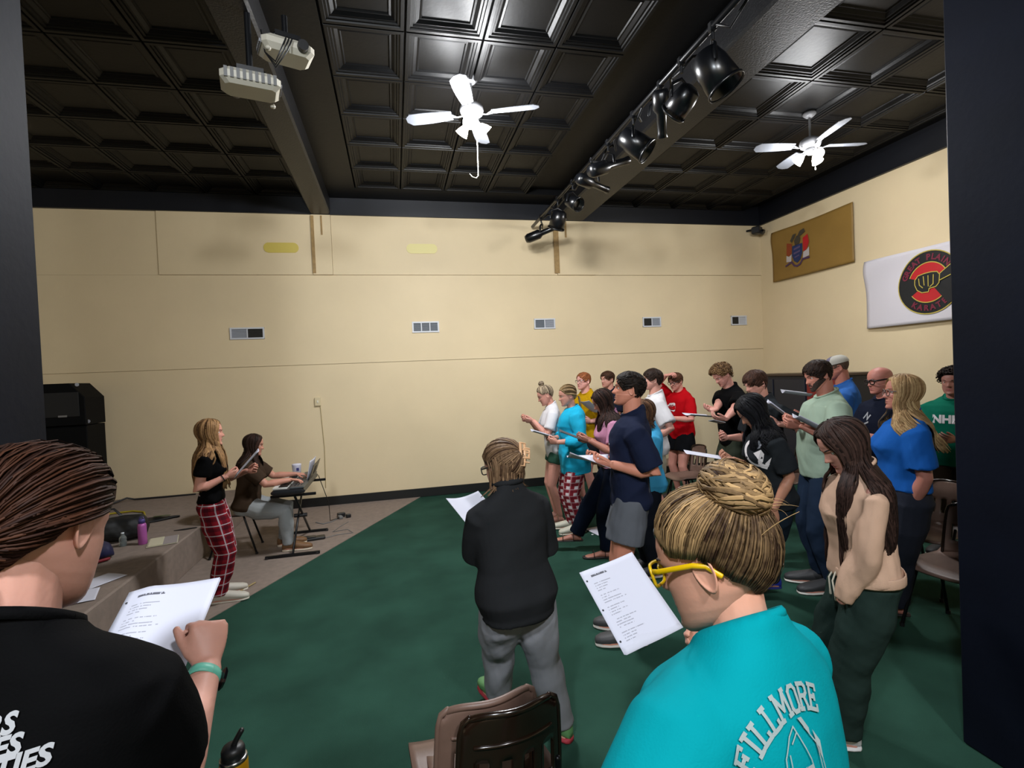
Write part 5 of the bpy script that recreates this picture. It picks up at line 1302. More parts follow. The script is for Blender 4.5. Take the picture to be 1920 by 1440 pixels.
# front row of the choir, facing left
F_ = person('F', 'person with a high messy bun in a white T-shirt, green shorts and sandals', 1021, 722, 6.40, 82, 'f', 1.0, '#c58c7c', lean=6, head=(26, 0, 0),
            L=('px', 1000, 789, 6.25), R=('px', 992, 786, 6.5), handL=HL((-.6, 0, -.5), (.2, 1, .1), (.9, 1.0, .6)), handR=HL((.6, 0, -.5), (-.2, 1, .1), (.9, 1, .6)), poleL=(-.5, -.6, -1), poleR=(.5, -.6, -1),
            top=dict(mat=T_('white_cotton', '#c9c6c8'), ease=.018, hem=.47, sleeve=.72, hemw=.014, sease=.014), bot=dict(name='shorts', mat=T_('green_shorts', '#2c4a3c'), len=.17, ease=.010, flare=.006), shoe=dict(kind='sandal', col='#a08a74', scol='#8f7d68', sole=.014),
            hair=dict(style='bun', c1='#3a2c24', c2='#b8a488', thick=.035, n=90, w=.009, tie=(0, -.12, .50), bun=(0, -.12, .66), br=.034, bs=(1, 1, 1.0), bn=24, bw=.009))
decal(F_, 'shirt_print', stroke_poly([[(-.06, 0), (.06, 0)], [(-.03, .03), (.02, .03)]], .014), F_['T']((-.02, 0, .72 * F_['h'])), (-1, 0, 0), (0, 0, 1), mat('print_pale_blue', '#9fb4c4', .8), off=.003)
G = person('G', 'person in a loose cyan blouse and red and white plaid trousers', 1062, 721, 5.95, 86, 'f', 1.02, '#c48c7a', lean=3, head=(14, 0, 0), L=('px', 1046, 829, 5.75), R=('px', 1036, 822, 6.1), handL=hlL, handR=hlR,
           top=dict(name='blouse', mat=T_('cyan_chiffon', '#1e9dc0', .6), ease=.035, hem=.40, sleeve=1.72, sease=.030, cuff=.030, hemw=.03, neck=.842, fold=.010, fk=12),
           bot=dict(name='plaid_trousers', mat=plaid_mat('red_white_check', '#96303a', '#5c1822', '#d8cfd2', .075, .46, True), ease=.024, flare=.012, uv=True), shoe=dict(col='#c3bfae', scol='#c9c4b4'),
           hair=dict(style='pony', c1='#54402c', c2='#a48a62', thick=.032, n=110, w=.008, tie=(0, -.50, -.12), len=.20, pn=18, pr=.012))
hold(G, 'white sheet held low by the person in the cyan blouse', None, 20, px=(1019, 812, 5.9), curl=.02, pages=2, blank=True)
Hh = person('H', 'person with short red hair and glasses in a mustard T-shirt', 1093, 697, 7.05, 112, 'm', .92, '#cf968a', head=(4, -4, 0), L=('px', 1108, 790, 6.85), R=(.12, .30, 1.2), handL=hlL, handR=hlR,
            top=dict(mat=T_('mustard_cotton', '#a8820c'), ease=.020, hem=.47, sleeve=.72, hemw=.01), bot=dict(name='shorts', mat=T_('dark_shorts', '#15171c'), len=.30, ease=.02), shoe=dict(col='#2a2a2c'),
            hair=dict(style='short', c1='#5a3018', c2='#a0603a', thick=.035, n=120, w=.008, len=.16), glasses=dict(col='#a8a0a0', r=.005, metal=1))
decal(Hh, 'shirt_print', ring(.03, .042, 20), Hh['T']((0, 0, .70 * Hh['h'])), (-1, 0, 0), (0, 0, 1), mat('print_brown', '#5a4a1c', .8), off=.003)
hold(Hh, 'white sheet in front of the mustard T-shirt', None, 35, px=(1106, 761, 6.75), yaw=0, curl=.02, blank=True)
J = person('J', 'person with brown hair behind the tall one in navy, only the forehead showing', 1138, 695, 7.5, 105, 'm', 1, '#c08a78', head=(6, 0, 0), L=(-.1, .3, 1.2), R=(.1, .3, 1.2), handL=hlL, handR=hlR,
           top=dict(mat=T_('dark_navy_cotton', '#161a28'), ease=.018, hem=.48, sleeve=.7), bot=dict(mat=T_('dark_shorts', '#15171c')), shoe=dict(col='#2a2a2c'), hair=dict(style='short', c1='#24160f', c2='#4c3222', thick=.055, n=120, w=.009, len=.2, fringe=.10), vox=.0105)
I_ = person('I', 'person looking down with long dark hair in a pink T-shirt and navy flared trousers', 1128, 728, 5.10, 76, 'f', 1.0, '#a8705f', lean=4, head=(32, 0, 0), L=('px', 1106, 826, 4.95), R=('px', 1098, 822, 5.25), handL=hlL, handR=hlR,
            feet=[('w', 1.98, 4.72, 0), ('w', 1.72, 5.06, 4)],
            top=dict(mat=T_('pink_cotton', '#b07a94'), ease=.020, hem=.53, sleeve=.72, sease=.014, hemw=.01), bot=dict(mat=T_('navy_knit', '#0b1220'), ease=.012, flare=.022), shoe=dict(kind='sandal', col='#221a16', scol='#1c1613', sole=.02),
            hair=dict(style='long', c1='#0f0a09', c2='#3a2620', thick=.045, n=150, w=.010, len=.36, a0=48, wave=.012))
hold(I_, 'dark grey folder held open by the person in the pink T-shirt', None, 24, px=(1078, 818, 5.05), w_=.24, hh=.31, curl=.01, pages=2, m=mat('grey_folder', '#4a4a4c', .6), name='folder', cat='folder')
K = person('K', 'tall person with short dark hair in a navy T-shirt and grey shorts', 1177, 695, 3.50, 66, 'm', .98, '#c5836c', lean=-2, head=(-4, 0, 0), L=('px', 1148, 871, 3.36), R=('px', 1133, 862, 3.62), handL=HL((-.55, 0, -.8), (.3, 1, .05), (.6, .7, .4), 1.1), handR=HL((.55, 0, -.8), (-.3, 1, .05), (.6, .7, .4), 1.1), poleL=(-.15, -.8, -.9), poleR=(.15, -.8, -.9),
           top=dict(mat=T_('navy_cotton', '#1b2136'), ease=.020, hem=.495, sleeve=.86, sease=.018, hemw=.004, vox=.009), bot=dict(name='shorts', mat=T_('grey_jersey', '#5c5f66'), len=.27, ease=.022, flare=.010), shoe=dict(col='#3a3a3c', sock=True),
           hair=dict(style='short', c1='#0b0908', c2='#2a201a', thick=.036, n=420, w=.006, len=.09, puff=.015, fringe=.03), vox=.008, det=1.0)
decal(K, 'shirt_print', stroke_poly([[(-.03, 0), (.03, 0)]], .009), K['T']((-.08, 0, .735 * K['h'])), (-1, 0, 0), (0, 0, 1), Mpr, off=.003)
hold(K, 'white sheets held flat by the tall person in navy', None, 12, px=(1104, 858, 3.45), yaw=8, roll=0, curl=.02, pages=2, blank=True, twist=.06)
Lp = person('L', 'person in a sky blue T-shirt mostly hidden behind the tall one in navy', 1204, 748, 4.60, 80, 'f', 1.05, '#c08a78', head=(18, 0, 0), L=(-.1, .3, 1.0), R=(.1, .3, 1.0), handL=hlL, handR=hlR,
            top=dict(mat=T_('sky_cotton', '#3e93bd'), ease=.022, hem=.48, sleeve=.8), bot=dict(mat=T_('dark_jeans', '#1a1d26')), shoe=dict(col='#2a2a2c'), hair=dict(style='bob', c1='#30201a', c2='#6c4c34', thick=.05, n=120, w=.010, len=.05, a0=50), vox=.0105)
M_ = person('M', 'person with dark collar length hair in a white T-shirt and khaki shorts', 1222, 691, 5.80, 70, 'm', 1.02, '#c28c7c', lean=-2, head=(0, 0, 0), L=('px', 1216, 826, 5.6), R=(.1, .3, 1.15), handL=hlL, handR=hlR, feet=[(-.10, -.10, -8), (.09, .1, 5)],
            top=dict(mat=T_('white_cotton', '#c9c6c8'), ease=.026, hem=.48, sleeve=.80, sease=.020, hemw=.012), bot=dict(name='shorts', mat=T_('khaki_twill', '#a9a08c'), len=.29, ease=.016), shoe=dict(col='#b8b8ba', sock=True),
            hair=dict(style='short', c1='#150e0b', c2='#33241c', thick=.075, n=160, w=.010, len=.26, fringe=.03))
N_ = person('N', 'person in a red T-shirt with white arrowhead logo, one hand on the forehead', 1266, 698, 7.15, 98, 'm', 1.02, '#c78b7c', lean=3, head=(20, 6, 0), L=('px', 1258, 784, 6.9), R=('px', 1249, 704, 7.05), poleR=(.6, .5, .2), poleL=(-.6, -.4, -.9), handL=hlL, handR=HL((0, .5, .8), (-.8, -.4, .2), (.6, .8, .5)),
            top=dict(mat=T_('red_cotton', '#a80a14'), ease=.022, hem=.48, sleeve=.80, sease=.016, hemw=.01), bot=dict(name='shorts', mat=T_('black_jersey', '#0c0d10'), len=.27, ease=.028, flare=.01), shoe=dict(col='#2a1a1c', sock=True),
            hair=dict(style='short', c1='#2a1812', c2='#5a3a28', thick=.05, n=130, w=.009, len=.18, fringe=.05), glasses=dict(col='#3a3030', r=.006))
oN = N_['T']((0, 0, .725 * N_['h'])); dN = lambda nm, p, m, off: decal(N_, nm, p, oN, (-1, 0, 0), (0, 0, 1), m, off=off)
dN('shirt_emblem', ([(-.11, .005), (-.04, .055), (.05, .065), (.075, .05), (.085, .0), (.075, -.045), (.05, -.06), (-.04, -.04)], [tuple(range(8))]), mat('print_clean_white', '#cfc9c9', .7), .004)
dN('shirt_emblem', stroke_poly([[(-.045, -.02), (-.03, .03)], [(-.005, .032), (-.038, .005), (-.005, -.025)], [(.045, .02), (.03, .035), (.01, .02), (.008, -.01), (.025, -.025), (.045, -.012)]], .012), mat('print_crimson', '#8a1420', .7), .007)
O_ = person('O', 'person with tousled light brown hair in a black T-shirt and olive shorts, head bowed', 1352, 682, 5.85, 84, 'm', .95, '#c58c7e', lean=5, head=(38, 6, 0), R=('px', 1338, 779, 5.35), L=('px', 1352, 798, 5.1), handL=HL((-.4, 0, -.9), (.1, 1, .1), (.5, .6, .4)), handR=HL((.4, 0, -.9), (-.1, 1, .0), (.5, .6, .4)),
            top=dict(mat=T_('black_cotton', '#050506'), ease=.020, hem=.50, sleeve=.78, sease=.016), bot=dict(name='shorts', mat=T_('olive_twill', '#2f342a'), len=.28, ease=.024, flare=.008), shoe=dict(col='#2c2c2e', sock=True),
            hair=dict(style='curlyshort', c1='#3c281a', c2='#7e6040', thick=.09, n=150, w=.006))
hold(O_, 'white sheet held out flat by the person in the black T-shirt with olive shorts', None, 7, px=(1311, 777, 5.35), curl=.02, blank=True)
tag(slab('smartphone', (0, 0, 0), (.075, .15, .009), mat('phone_grey', '#8f9296', .25), bev=.003), 'small grey phone in the lower hand of the person with bowed tousled head', 'phone')
ph = bpy.data.objects['smartphone']; ph['kind'] = 'thing'; ph.matrix_world = Matrix.Translation(U(1361, 793, 5.02)) @ Euler((.25, .2, 1.7)).to_matrix().to_4x4()
P_ = person('P', 'person with a brown fringe in a dark grey T-shirt, looking down', 1415, 693, 4.75, 80, 'm', 1.02, '#c28a7a', lean=3, head=(24, 4, 0), L=('px', 1460, 795, 4.5), R=(.14, .30, 1.16), handL=hlL, handR=hlR, poleL=(-.5, -.3, -1),
            top=dict(mat=T_('dark_grey_cotton', '#222528'), ease=.022, hem=.48, sleeve=.8, sease=.016), bot=dict(mat=T_('dark_jeans', '#1a1d26')), shoe=dict(col='#2a2a2c'), hair=dict(style='short', c1='#1e120e', c2='#4a3024', thick=.06, n=200, w=.008, len=.28, fringe=.13), det=.9)
hold(P_, 'grey backed sheets slanting down in front of the dark grey T-shirt', None, 42, px=(1470, 772, 4.35), yaw=-25, w_=.24, hh=.30, curl=.02, pages=3, blank=True)
Q = person('Q', 'person with long curly black hair bending over in a charcoal T-shirt with white graphic', 1408, 738, 3.80, 70, 'f', 1.02, '#ab7860', lean=8, head=(42, 0, 0), L=('px', 1452, 955, 3.62), R=('px', 1374, 862, 3.9), handL=HL((-.9, 0, 0), (0, .1, -1), (.5, .6, .4)), handR=HL((.5, 0, -.8), (-.2, 1, .2)), poleR=(.3, -.6, -.9), poleL=(0, -1, 0),
           top=dict(mat=T_('charcoal_cotton', '#202326'), ease=.022, hem=.48, sleeve=.82, sease=.018, hemw=.0), bot=dict(name='trousers', mat=T_('charcoal_denim', '#1c2630'), ease=.016), shoe=dict(col='#1c2c8c', scol='#16206a', sock=True), feet=[('w', 2.86, 3.52, -4), ('w', 2.75, 3.72, 4)],
           hair=dict(style='curly', c1='#050506', c2='#15151a', thick=.07, n=240, w=.008, len=.32, a0=46, wave=.014, wk=1.4))
Mw_ = mat('print_clean_white', '#cfc9c9', .7)
decal_view(Q, 'shirt_graphic', ring(.085, .10, 22, 100, 310), 1424, 850, Mw_)
decal_view(Q, 'shirt_graphic', tri((-.03, -.01), (.02, .02), (.04, -.01), (.03, -.07), (.0, -.09), (-.0, -.05)), 1421, 848, Mw_)
decal_view(Q, 'shirt_graphic', ring(0, .03, 14, 0, 360, -.005, .04), 1421, 844, mat('print_mid_grey', '#8a8c94', .7), off=.005)
decal_view(Q, 'shirt_graphic', tri((-.04, -.01), (.03, -.05), (.05, .02), (.02, -.07), (-.02, -.06)), 1432, 862, Mw_)
hold(Q, 'white sheet seen almost edge on in front of the curly black hair', None, 11, px=(1322, 853, 3.9), curl=.012, blank=True)
ph2 = slab('smartphone', (0, 0, 0), (.075, .15, .009), mat('phone_black', '#08080a', .2), bev=.003); ph2['kind'] = 'thing'; tag(ph2, 'black phone in the lowered hand of the person with curly black hair', 'phone'); ph2.matrix_world = Matrix.Translation(U(1434, 980, 3.72)) @ Euler((0.15, .2, 1.5)).to_matrix().to_4x4() 
R_p = person('R', 'big bearded person in a pale green T-shirt and jeans', 1532, 674, 4.15, 66, 'm', 1.22, '#b97a68', lean=-1, head=(22, 6, 0), L=('px', 1503, 798, 3.85), R=('px', 1490, 792, 4.2), handL=hlL, handR=hlR, poleL=(-.8, -.2, -1),
             top=dict(mat=T_('pale_green_cotton', '#8fa08e'), ease=.026, hem=.49, sleeve=.84, sease=.022, hemw=.006), bot=dict(name='jeans', mat=T_('blue_denim', '#1e2a3c'), ease=.012), shoe=dict(col='#2a2a2c'), beard='#35241b',
             hair=dict(style='short', c1='#120c0a', c2='#32221a', thick=.055, n=240, w=.008, len=.22, fringe=.06), det=1.0)
hold(R_p, 'white sheet folded against the pale green T-shirt', None, 30, px=(1517, 789, 3.75), w_=.16, hh=.2, curl=.03, blank=True)
S_p = person('S', 'person in a grey and white baseball cap and a bright blue T-shirt', 1568, 664, 5.2, 50, 'm', 1.15, '#b0705e', head=(14, 0, 0), htop=.02, L=(-.14, .34, 1.26), R=(.14, .34, 1.26), handL=hlL, handR=hlR,
             top=dict(mat=T_('bright_blue_cotton', '#2f5da0'), ease=.022, hem=.48, sleeve=.8), bot=dict(mat=T_('dark_jeans', '#1a1d26')), shoe=dict(col='#2a2a2c'), hair=dict(style='short', c1='#3a2c24', c2='#6a5648', thick=.015, n=30, w=.006, len=.1), vox=.0105)
sf = S_p['fn']; mb = MB(); RR_ = []
for i in range(9):
    q = i / 8; z = .16 + (.53 - .16) * math.sin(q * 1.57); k_ = math.cos(q * 1.57) ** .8 * 1.0 + .02
    RR_.append([sf(Vector((.375 * k_ * math.cos(p), -.06 + .475 * k_ * math.sin(p), z))) for p in [6.2832 * j / 28 for j in range(28)]])
mb.rings(RR_, m=0, cap=False); mb.F = list(mb.F); mb.M = [1 if (f[0] % 28) in (3, 4, 5, 6, 7, 8, 9, 10) else 0 for f in mb.F]
mb.sheet(lambda u, v: sf(Vector(((u - .5) * .62 * (1 - .25 * v), .30 + .34 * v * (1 - (2 * u - 1) ** 2 * .35), .17 - .05 * v - .06 * (2 * u - 1) ** 2))), 12, 5, th=.004, m=1)
mb.build('baseball_cap', [mat('cap_mesh_grey', '#a8a49a', .8), mat('cap_front_slate', '#5a5468', .8)], S_p['root'], 'slate fronted cap with pale mesh back')
mb = MB(); v_, f_ = ring(.05, .10, 20); mb.add([sf(Vector((x, .425 + .0, .32 + y))) for x, y in v_], f_); mb.build('cap_badge', mat('print_clean_white', '#cfc9c9', .7), S_p['root'])
hold(S_p, 'white sheet held beside the beard, lit from above', None, 10, px=(1493, 734, 4.6), hh=.22, yaw=10, curl=.03, blank=True)
T_p = person('T', 'bald person with dark glasses in a dark T-shirt behind the blond person in blue', 1648, 688, 4.55, 76, 'm', 1.12, '#b8786a', head=(10, 0, 0), L=(-.1, .3, 1.2), R=(.1, .3, 1.2), handL=hlL, handR=hlR, htop=.002,
             top=dict(mat=T_('dark_navy_cotton', '#161a28'), ease=.024, hem=.48, sleeve=.8), bot=dict(mat=T_('dark_jeans', '#1a1d26')), shoe=dict(col='#2a2a2c'), hair=dict(style='bald', c1='#5a4036', c2='#5a4036'), glasses=dict(col='#1c1818', r=.009), det=1.0, beard=None)
decal(T_p, 'shirt_print', stroke_poly([[(-.05, 0), (-.01, .05), (.0, -.01), (.03, .03)], [(-.03, -.05), (.02, -.03)]], .014), T_p['T']((-.02, 0, .74 * T_p['h'])), (-1, 0, 0), (0, 0, 1), Mpr, off=.004)
U_ = person('U_', 'person with long straight blond hair in a bright blue T-shirt, hand in pocket', 1690, 700, 3.40, 54, 'f', 1.14, '#b57666', lean=-2, head=(0, 4, 0), L=('px', 1700, 962, 3.30), R=(.20, .06, .93), handL=dict(hide=True), handR=dict(hide=True), poleL=(-.9, -1, -.2), poleR=(.9, -1, -.2),
            top=dict(mat=T_('royal_blue_cotton', '#1c58a6'), ease=.018, hem=.565, sleeve=.80, sease=.020), bot=dict(mat=T_('slate_trousers', '#2c2e38'), ease=.020, top=.62, flare=.006), shoe=dict(kind='sandal', col='#2a2624', scol='#26221f', sole=.02), feet=[('w', 3.40, 2.92, 4), ('w', 3.52, 3.16, -4)],
            hair=dict(style='long', c1='#7a5838', c2='#c4a476', thick=.045, n=300, w=.008, len=.34, a0=50, back=-.25, wave=.003), glasses=dict(col='#6a5a54', r=.005), det=1.0)
V_ = person('V', 'person with curly dark hair in a green T-shirt with white letters, beside the right pillar', 1785, 690, 4.75, 108, 'm', 1.08, '#a97466', head=(6, 0, 0), L=(-.1, .3, 1.1), R=(.1, .3, 1.1), handL=hlL, handR=hlR,
            top=dict(mat=T_('green_cotton', '#0c5c48'), ease=.024, hem=.48, sleeve=.8), bot=dict(mat=T_('brown_trousers', '#332a22')), shoe=dict(col='#2a2a2c'), hair=dict(style='curlyshort', c1='#0e0a08', c2='#2e201a', thick=.09, n=150, w=.006), det=.9)
decal(V_, 'shirt_lettering', font_poly('NHEO', .10, .005), V_['T']((-.02, 0, .71 * V_['h'])), (-1, 0, 0), (0, 0, 1), mat('print_clean_white', '#cfc9c9', .7), off=.004)
W = person('W', 'person with long dark brown hair in a beige sweatshirt and dark green joggers', 1577, 781, 2.38, 62, 'f', .96, '#bf8878', lean=3, head=(34, 8, 0), L=('px', 1578, 1125, 2.30), R=(.15, .04, .88), handL=dict(hide=True), handR=dict(hide=True), poleL=(-.9, -1, 0), poleR=(.9, -1, 0),
           feet=[('w', 2.02, 2.02, -2), ('w', 2.06, 2.25, 0)],
           top=dict(name='sweatshirt', mat=T_('beige_satin_knit', '#bb9a84', .5), hemband=True, ease=.026, hem=.535, sleeve=1.97, sease=.016, vox=.008, fold=.011, fk=15), bot=dict(name='joggers', mat=T_('dark_green_fleece', '#22302c', .95), ease=.020, flare=.014, fold=.005, top=.555), shoe=dict(col='#c2c2c4', scol='#c8c8c8', stripes=True),
           hair=dict(style='long', c1='#140c0a', c2='#43302a', thick=.05, n=460, w=.007, len=.46, a0=50, wave=.004), vox=.0075, det=1.1)
mb = MB(); T0 = W['T']; 
for sx in (-.014, .016): mb.tube([T0((sx, .125, .545 * W['h'])), T0((sx * 1.6 - .02, .15, .525 * W['h'])), T0((sx * 2.2 - .03, .15, .49 * W['h'])), T0((sx * 2.5 - .03, .148, .475 * W['h']))], [.004, .004, .004, .006], n=6)
mb.build('drawstring', mat('cream_cord', '#c8c2b0', .8), W['root'])
decal(W, 'trouser_tag', tri((-.02, 0), (.02, 0), (.02, .014), (-.02, .014)), T0((-.10, .05, .44 * W['h'])), (0.6, .8, 0), (0, 0, 1), mat('print_clean_white', '#cfc9c9', .7), tgt='bot', off=.003)

# ------------------------------------------------------------------ things on the stage and the floor
Zs = .36
def lay(label, px, py, ang, z=Zs, **k):
    p = at(px, py, z); a = math.radians(ang); u = Vector((math.cos(a), math.sin(a), 0)); v = Vector((math.sin(a), -math.cos(a), 0))
    return sheet(label, p - u * .108 - v * .1395 + Vector((0, 0, .006)), u, v, blank=True, curl=k.pop('curl', -.003), **k)
lay('loose white sheet on the stage, the farther one', 187, 1090, -30)
lay('loose white sheet on the stage, the nearer one', 148, 1121, 20)
# loudspeaker by the wall
t = empty('loudspeaker', (-4.0, 7.55, Zs), math.radians(4), 'tall black loudspeaker with chamfered top by the back wall', 'speaker')
def prism(prof, y0, y1, inset=.012):
    mb = MB(); n = len(prof); cx = sum(p[0] for p in prof) / n; cz = sum(p[1] for p in prof) / n
    def rg(y, k): return [Vector((cx + (x - cx) * k, y, cz + (z - cz) * k)) for x, z in prof]
    mb.rings([rg(y0, .97), rg(y0 + inset, 1), rg(y1 - inset, 1), rg(y1, .97)], sm=False); return mb
prism([(.26, 1.10), (.26, 1.44), (.11, 1.62), (-.16, 1.62), (-.31, 1.50), (-.31, 1.10)], -.26, .26).build('cabinet', mat('speaker_black', '#050608', .7, 0, .2, 20, spec=.12), t)
prism([(.255, 0), (.255, 1.09), (-.29, 1.09), (-.29, 0)], -.24, .25).build('base_cabinet', mat('speaker_black'), t)
mb = MB(); mb.box((0, -.263, 1.36), (.40, .008, .30), bev=.003); mb.build('grille', mat('speaker_grille', '#07080a', .7, bump=.3, bscale=300), t)
mb = MB(); mb.box((.03, -.270, 1.22), (.09, .004, .022)); mb.build('badge', mat('badge_silver', '#83858c', .3, metal=.6), t)
for s in (.16, .255):
    mb = MB(); mb.cyl((s, -.2, 1.60 if s < .2 else 1.14), (s + .008, -.21, 1.60 if s < .2 else 1.14), .022, 10); mb.build('corner_cap', mat('badge_silver', '#83858c', .3, metal=.6), t)
# cable at the wall
mb = MB(); P = [Vector((-3.72, 7.75, Zs + .012)), Vector((-3.6, 7.9, Zs + .05)), Vector((-3.52, 7.92, Zs + .02)), Vector((-3.2, 7.95, Zs + .012)), Vector((-2.8, 7.98, Zs + .01))]; mb.tube(P, .012, n=6); tag(mb.build('floor_cable', M_dk), 'dark cable lying along the back wall on the stage', 'cable')
# black bag, navy bag
def blob(name, secs, m, parent=None, seed=1, fold_=.008, vox=.012):
    mb = MB(); mb.rings(secs); V, F, N = remesh(mb, vox, 3); V = fold(V, N, fold_, seed, 16); return link_mesh(name, V, F, m, parent, True)
t = empty('duffel_bag', (-2.86, 5.86, Zs), math.radians(12), 'black duffel bag lying beside the pink bottle', 'bag')
secs = [[Vector((x, ry * math.cos(q) * 1.0, .005 + hz * (.5 + .5 * math.copysign(abs(math.sin(q)) ** .7, math.sin(q))))) for q in [6.2832 * k / 20 for k in range(20)]] for x, ry, hz in ((-.40, .06, .14), (-.37, .12, .20), (-.2, .14, .22), (0, .15, .23), (.2, .14, .24), (.30, .12, .23), (.33, .07, .17))]
blob('body', secs, mat('black_nylon', '#0a0b0d', .6), t)
mb = MB(); mb.tube([(-.36, 0, .215), (-.1, .0, .238), (.15, 0, .25), (.29, 0, .24)], [(.006, .004)] * 4, n=6); mb.build('zip', M_slot, t)
mb = MB(); mb.tube([(-.2, .02, .22), (-.15, .05, .30), (.05, .06, .31), (.12, .02, .24)], [(.015, .003)] * 4, n=6); mb.build('handle', mat('black_nylon', '#0a0b0d', .6), t)
t = empty('drawstring_bag', (-2.78, 5.22, Zs), math.radians(30), 'navy bag with a red edge and yellow mark on the stage', 'bag')
secs = [[Vector((x, ry * math.cos(q), .004 + hz * (.5 + .5 * math.copysign(abs(math.sin(q)) ** .7, math.sin(q))))) for q in [6.2832 * k / 20 for k in range(20)]] for x, ry, hz in ((-.26, .05, .06), (-.22, .15, .11), (-.05, .19, .15), (.12, .17, .17), (.22, .12, .13), (.26, .05, .06))]
nb = blob('body', secs, mat('navy_nylon', '#10143a', .55), t, 3)
mb = MB(); mb.tube([(-.27, -.06, .015), (-.15, -.19, .02), (.05, -.20, .025), (.2, -.14, .02)], .014, n=6); mb.build('red_edge', mat('red_nylon', '#7a1020', .6), t)
mb = MB(); mb.tube([(-.12, -.185, .05), (-.10, -.19, .10), (-.05, -.165, .125), (-.03, -.18, .08)], [(.012, .004)] * 4, n=6); mb.build('yellow_mark', mat('yellow_patch', '#c99a10', .6), t)
t = empty('red_pouch', at(128, 1078, Zs), math.radians(35), 'small dark red pouch beside the loose sheets on the stage', 'pouch')
secs = [[Vector((x, ry * math.cos(q), .003 + hz * (.5 + .5 * math.sin(q)))) for q in [6.2832 * k / 16 for k in range(16)]] for x, ry, hz in ((-.12, .01, .01), (-.09, .035, .03), (0, .04, .04), (.1, .035, .035), (.13, .01, .01))]
blob('body', secs, mat('dark_red_nylon', '#5a0c14', .6), t, 5, .002, .007)
mb = MB(); mb.tube([(-.1, 0, .034), (.1, 0, .038)], .003, n=6); mb.build('zip', M_slot, t)
mb = MB(); P = [at(x, y, Zs) + Vector((0, 0, .012)) for x, y in ((150, 985), (175, 970), (215, 964), (250, 960), (270, 962), (272, 970), (262, 978), (245, 983))]; mb.tube(P, .011, n=6); tag(mb.build('yellow_cable', mat('yellow_rubber', '#a08e14', .5)), 'yellow cable looped on the stage behind the black bag', 'cable')
p = at(268, 1020, Zs); t = empty('drinks_bottle', p, 0, 'tall pink drinks bottle with a purple lid on the stage', 'bottle')
mb = MB(); mb.lathe([(.034, 0), (.038, .006), (.038, .175), (.035, .195), (.026, .205)]); mb.build('body', mat('pink_metal', '#a8589e', .4, metal=.2), t)
mb = MB(); mb.lathe([(.028, .205), (.029, .235), (.024, .243), (.010, .248)]); mb.tube([(-.02, 0, .24), (-.015, 0, .262), (.015, 0, .262), (.02, 0, .24)], .005, n=8); mb.build('lid', mat('purple_lid', '#3e3470', .4), t)
p = at(231, 1024, Zs); t = empty('water_bottle', p, 0, 'small clear plastic water bottle on the stage', 'bottle')
mb = MB(); mb.lathe([(.026, 0), (.031, .008), (.030, .04), (.032, .05), (.029, .06), (.032, .07), (.030, .085), (.016, .108), (.012, .115), (.012, .122)]); mb.build('body', mat('clear_plastic', '#c8d4d4', .08, trans=.85), t)
mb = MB(); mb.lathe([(.014, .118), (.014, .132), (.001, .133)], n=16); mb.build('cap', mat('bottle_cap_white', '#c4ccd0', .4), t)
p = at(306, 1016, Zs); t = empty('notebook', p + Vector((0, 0, .004)), math.radians(18), 'open notebook with cream pages at the edge of the stage', 'notebook')
t.location.x = min(t.location.x, -2.27)
mb = MB(); mb.box((0, 0, .003), (.25, .30, .004)); mb.build('cover', mat('notebook_cover', '#b8b29a', .7), t)
mb = MB(); mb.box((-.055, 0, .010), (.12, .28, .010), bev=.003); mb.build('left_pages', mat('cream_pages', '#bdb79c', .8), t)
mb = MB(); mb.box((.062, .0, .008), (.115, .28, .006), bev=.002); mb.build('right_pages', mat('grey_pages', '#8f8684', .8), t)
p = at(292, 976, Zs); t = empty('folded_cloth', p, math.radians(15), 'black cloth with a pink and green pattern lying flat behind the bottles', 'cloth')
mb = MB(); mb.sheet(lambda u, v: Vector(((u - .5) * .46, (v - .5) * .26 * (1.2 - u), .022 + .012 * math.sin(u * 9) * math.sin(v * 6) )), 18, 10, th=.016); mb.build('fabric', mat('black_nylon', '#0a0b0d', .6), t)
mb = MB(); mb.tube([(-.02, .02, .044), (.08, .01, .044), (.14, -.02, .044)], [(.02, .002)] * 3, n=6); mb.build('green_print', mat('green_print', '#3a4a1c', .7), t)
mb = MB(); mb.tube([(-.12, .0, .044), (-.05, -.01, .044)], [(.018, .002)] * 2, n=6); mb.build('pink_print', mat('pink_print', '#4a1640', .7), t)
p = at(345, 994, Zs); mb = MB(); mb.tube([p + Vector((-.09, -.01, .008)), p + Vector((.0, 0, .008)), p + Vector((.11, .03, .008))], [.003, .008, .006], n=8); tag(mb.build('marker_pen', M_dk), 'black marker pen lying near the edge of the stage', 'pen')
# foot pedal, power strip, plugs
t = empty('sustain_pedal', PEDAL, math.radians(100), 'black sustain pedal on the floor under the keyboard', 'pedal')
mb = MB(); mb.box((0, 0, .022), (.11, .26, .032), bev=.008); mb.build('base', M_dk, t); mb = MB(); mb.box((0, .04, .046), (.08, .13, .010), rot=(.08, 0, 0), bev=.003); mb.build('treadle', M_mblk, t)
mb = MB(); q0 = PEDAL + Vector((.14, -.02, .02)); mb.tube([q0, q0 + Vector((.12, .1, -.008)), q0 + Vector((.3, .12, -.01)), q0 + Vector((.22, .3, -.01)), q0 + Vector((.05, .25, -.01)), q0 + Vector((.12, .48, -.01)), q0 + Vector((.2, .65, -.01))], .004, n=6); tag(mb.build('pedal_cable', M_slot), 'thin grey cable curling away from the pedal', 'cable')
p = at(640, 970, 0); t = empty('plug_adapter', (p.x, p.y, .006), math.radians(20), 'black plug adapters lying on the grey carpet near the back wall', 'plug')
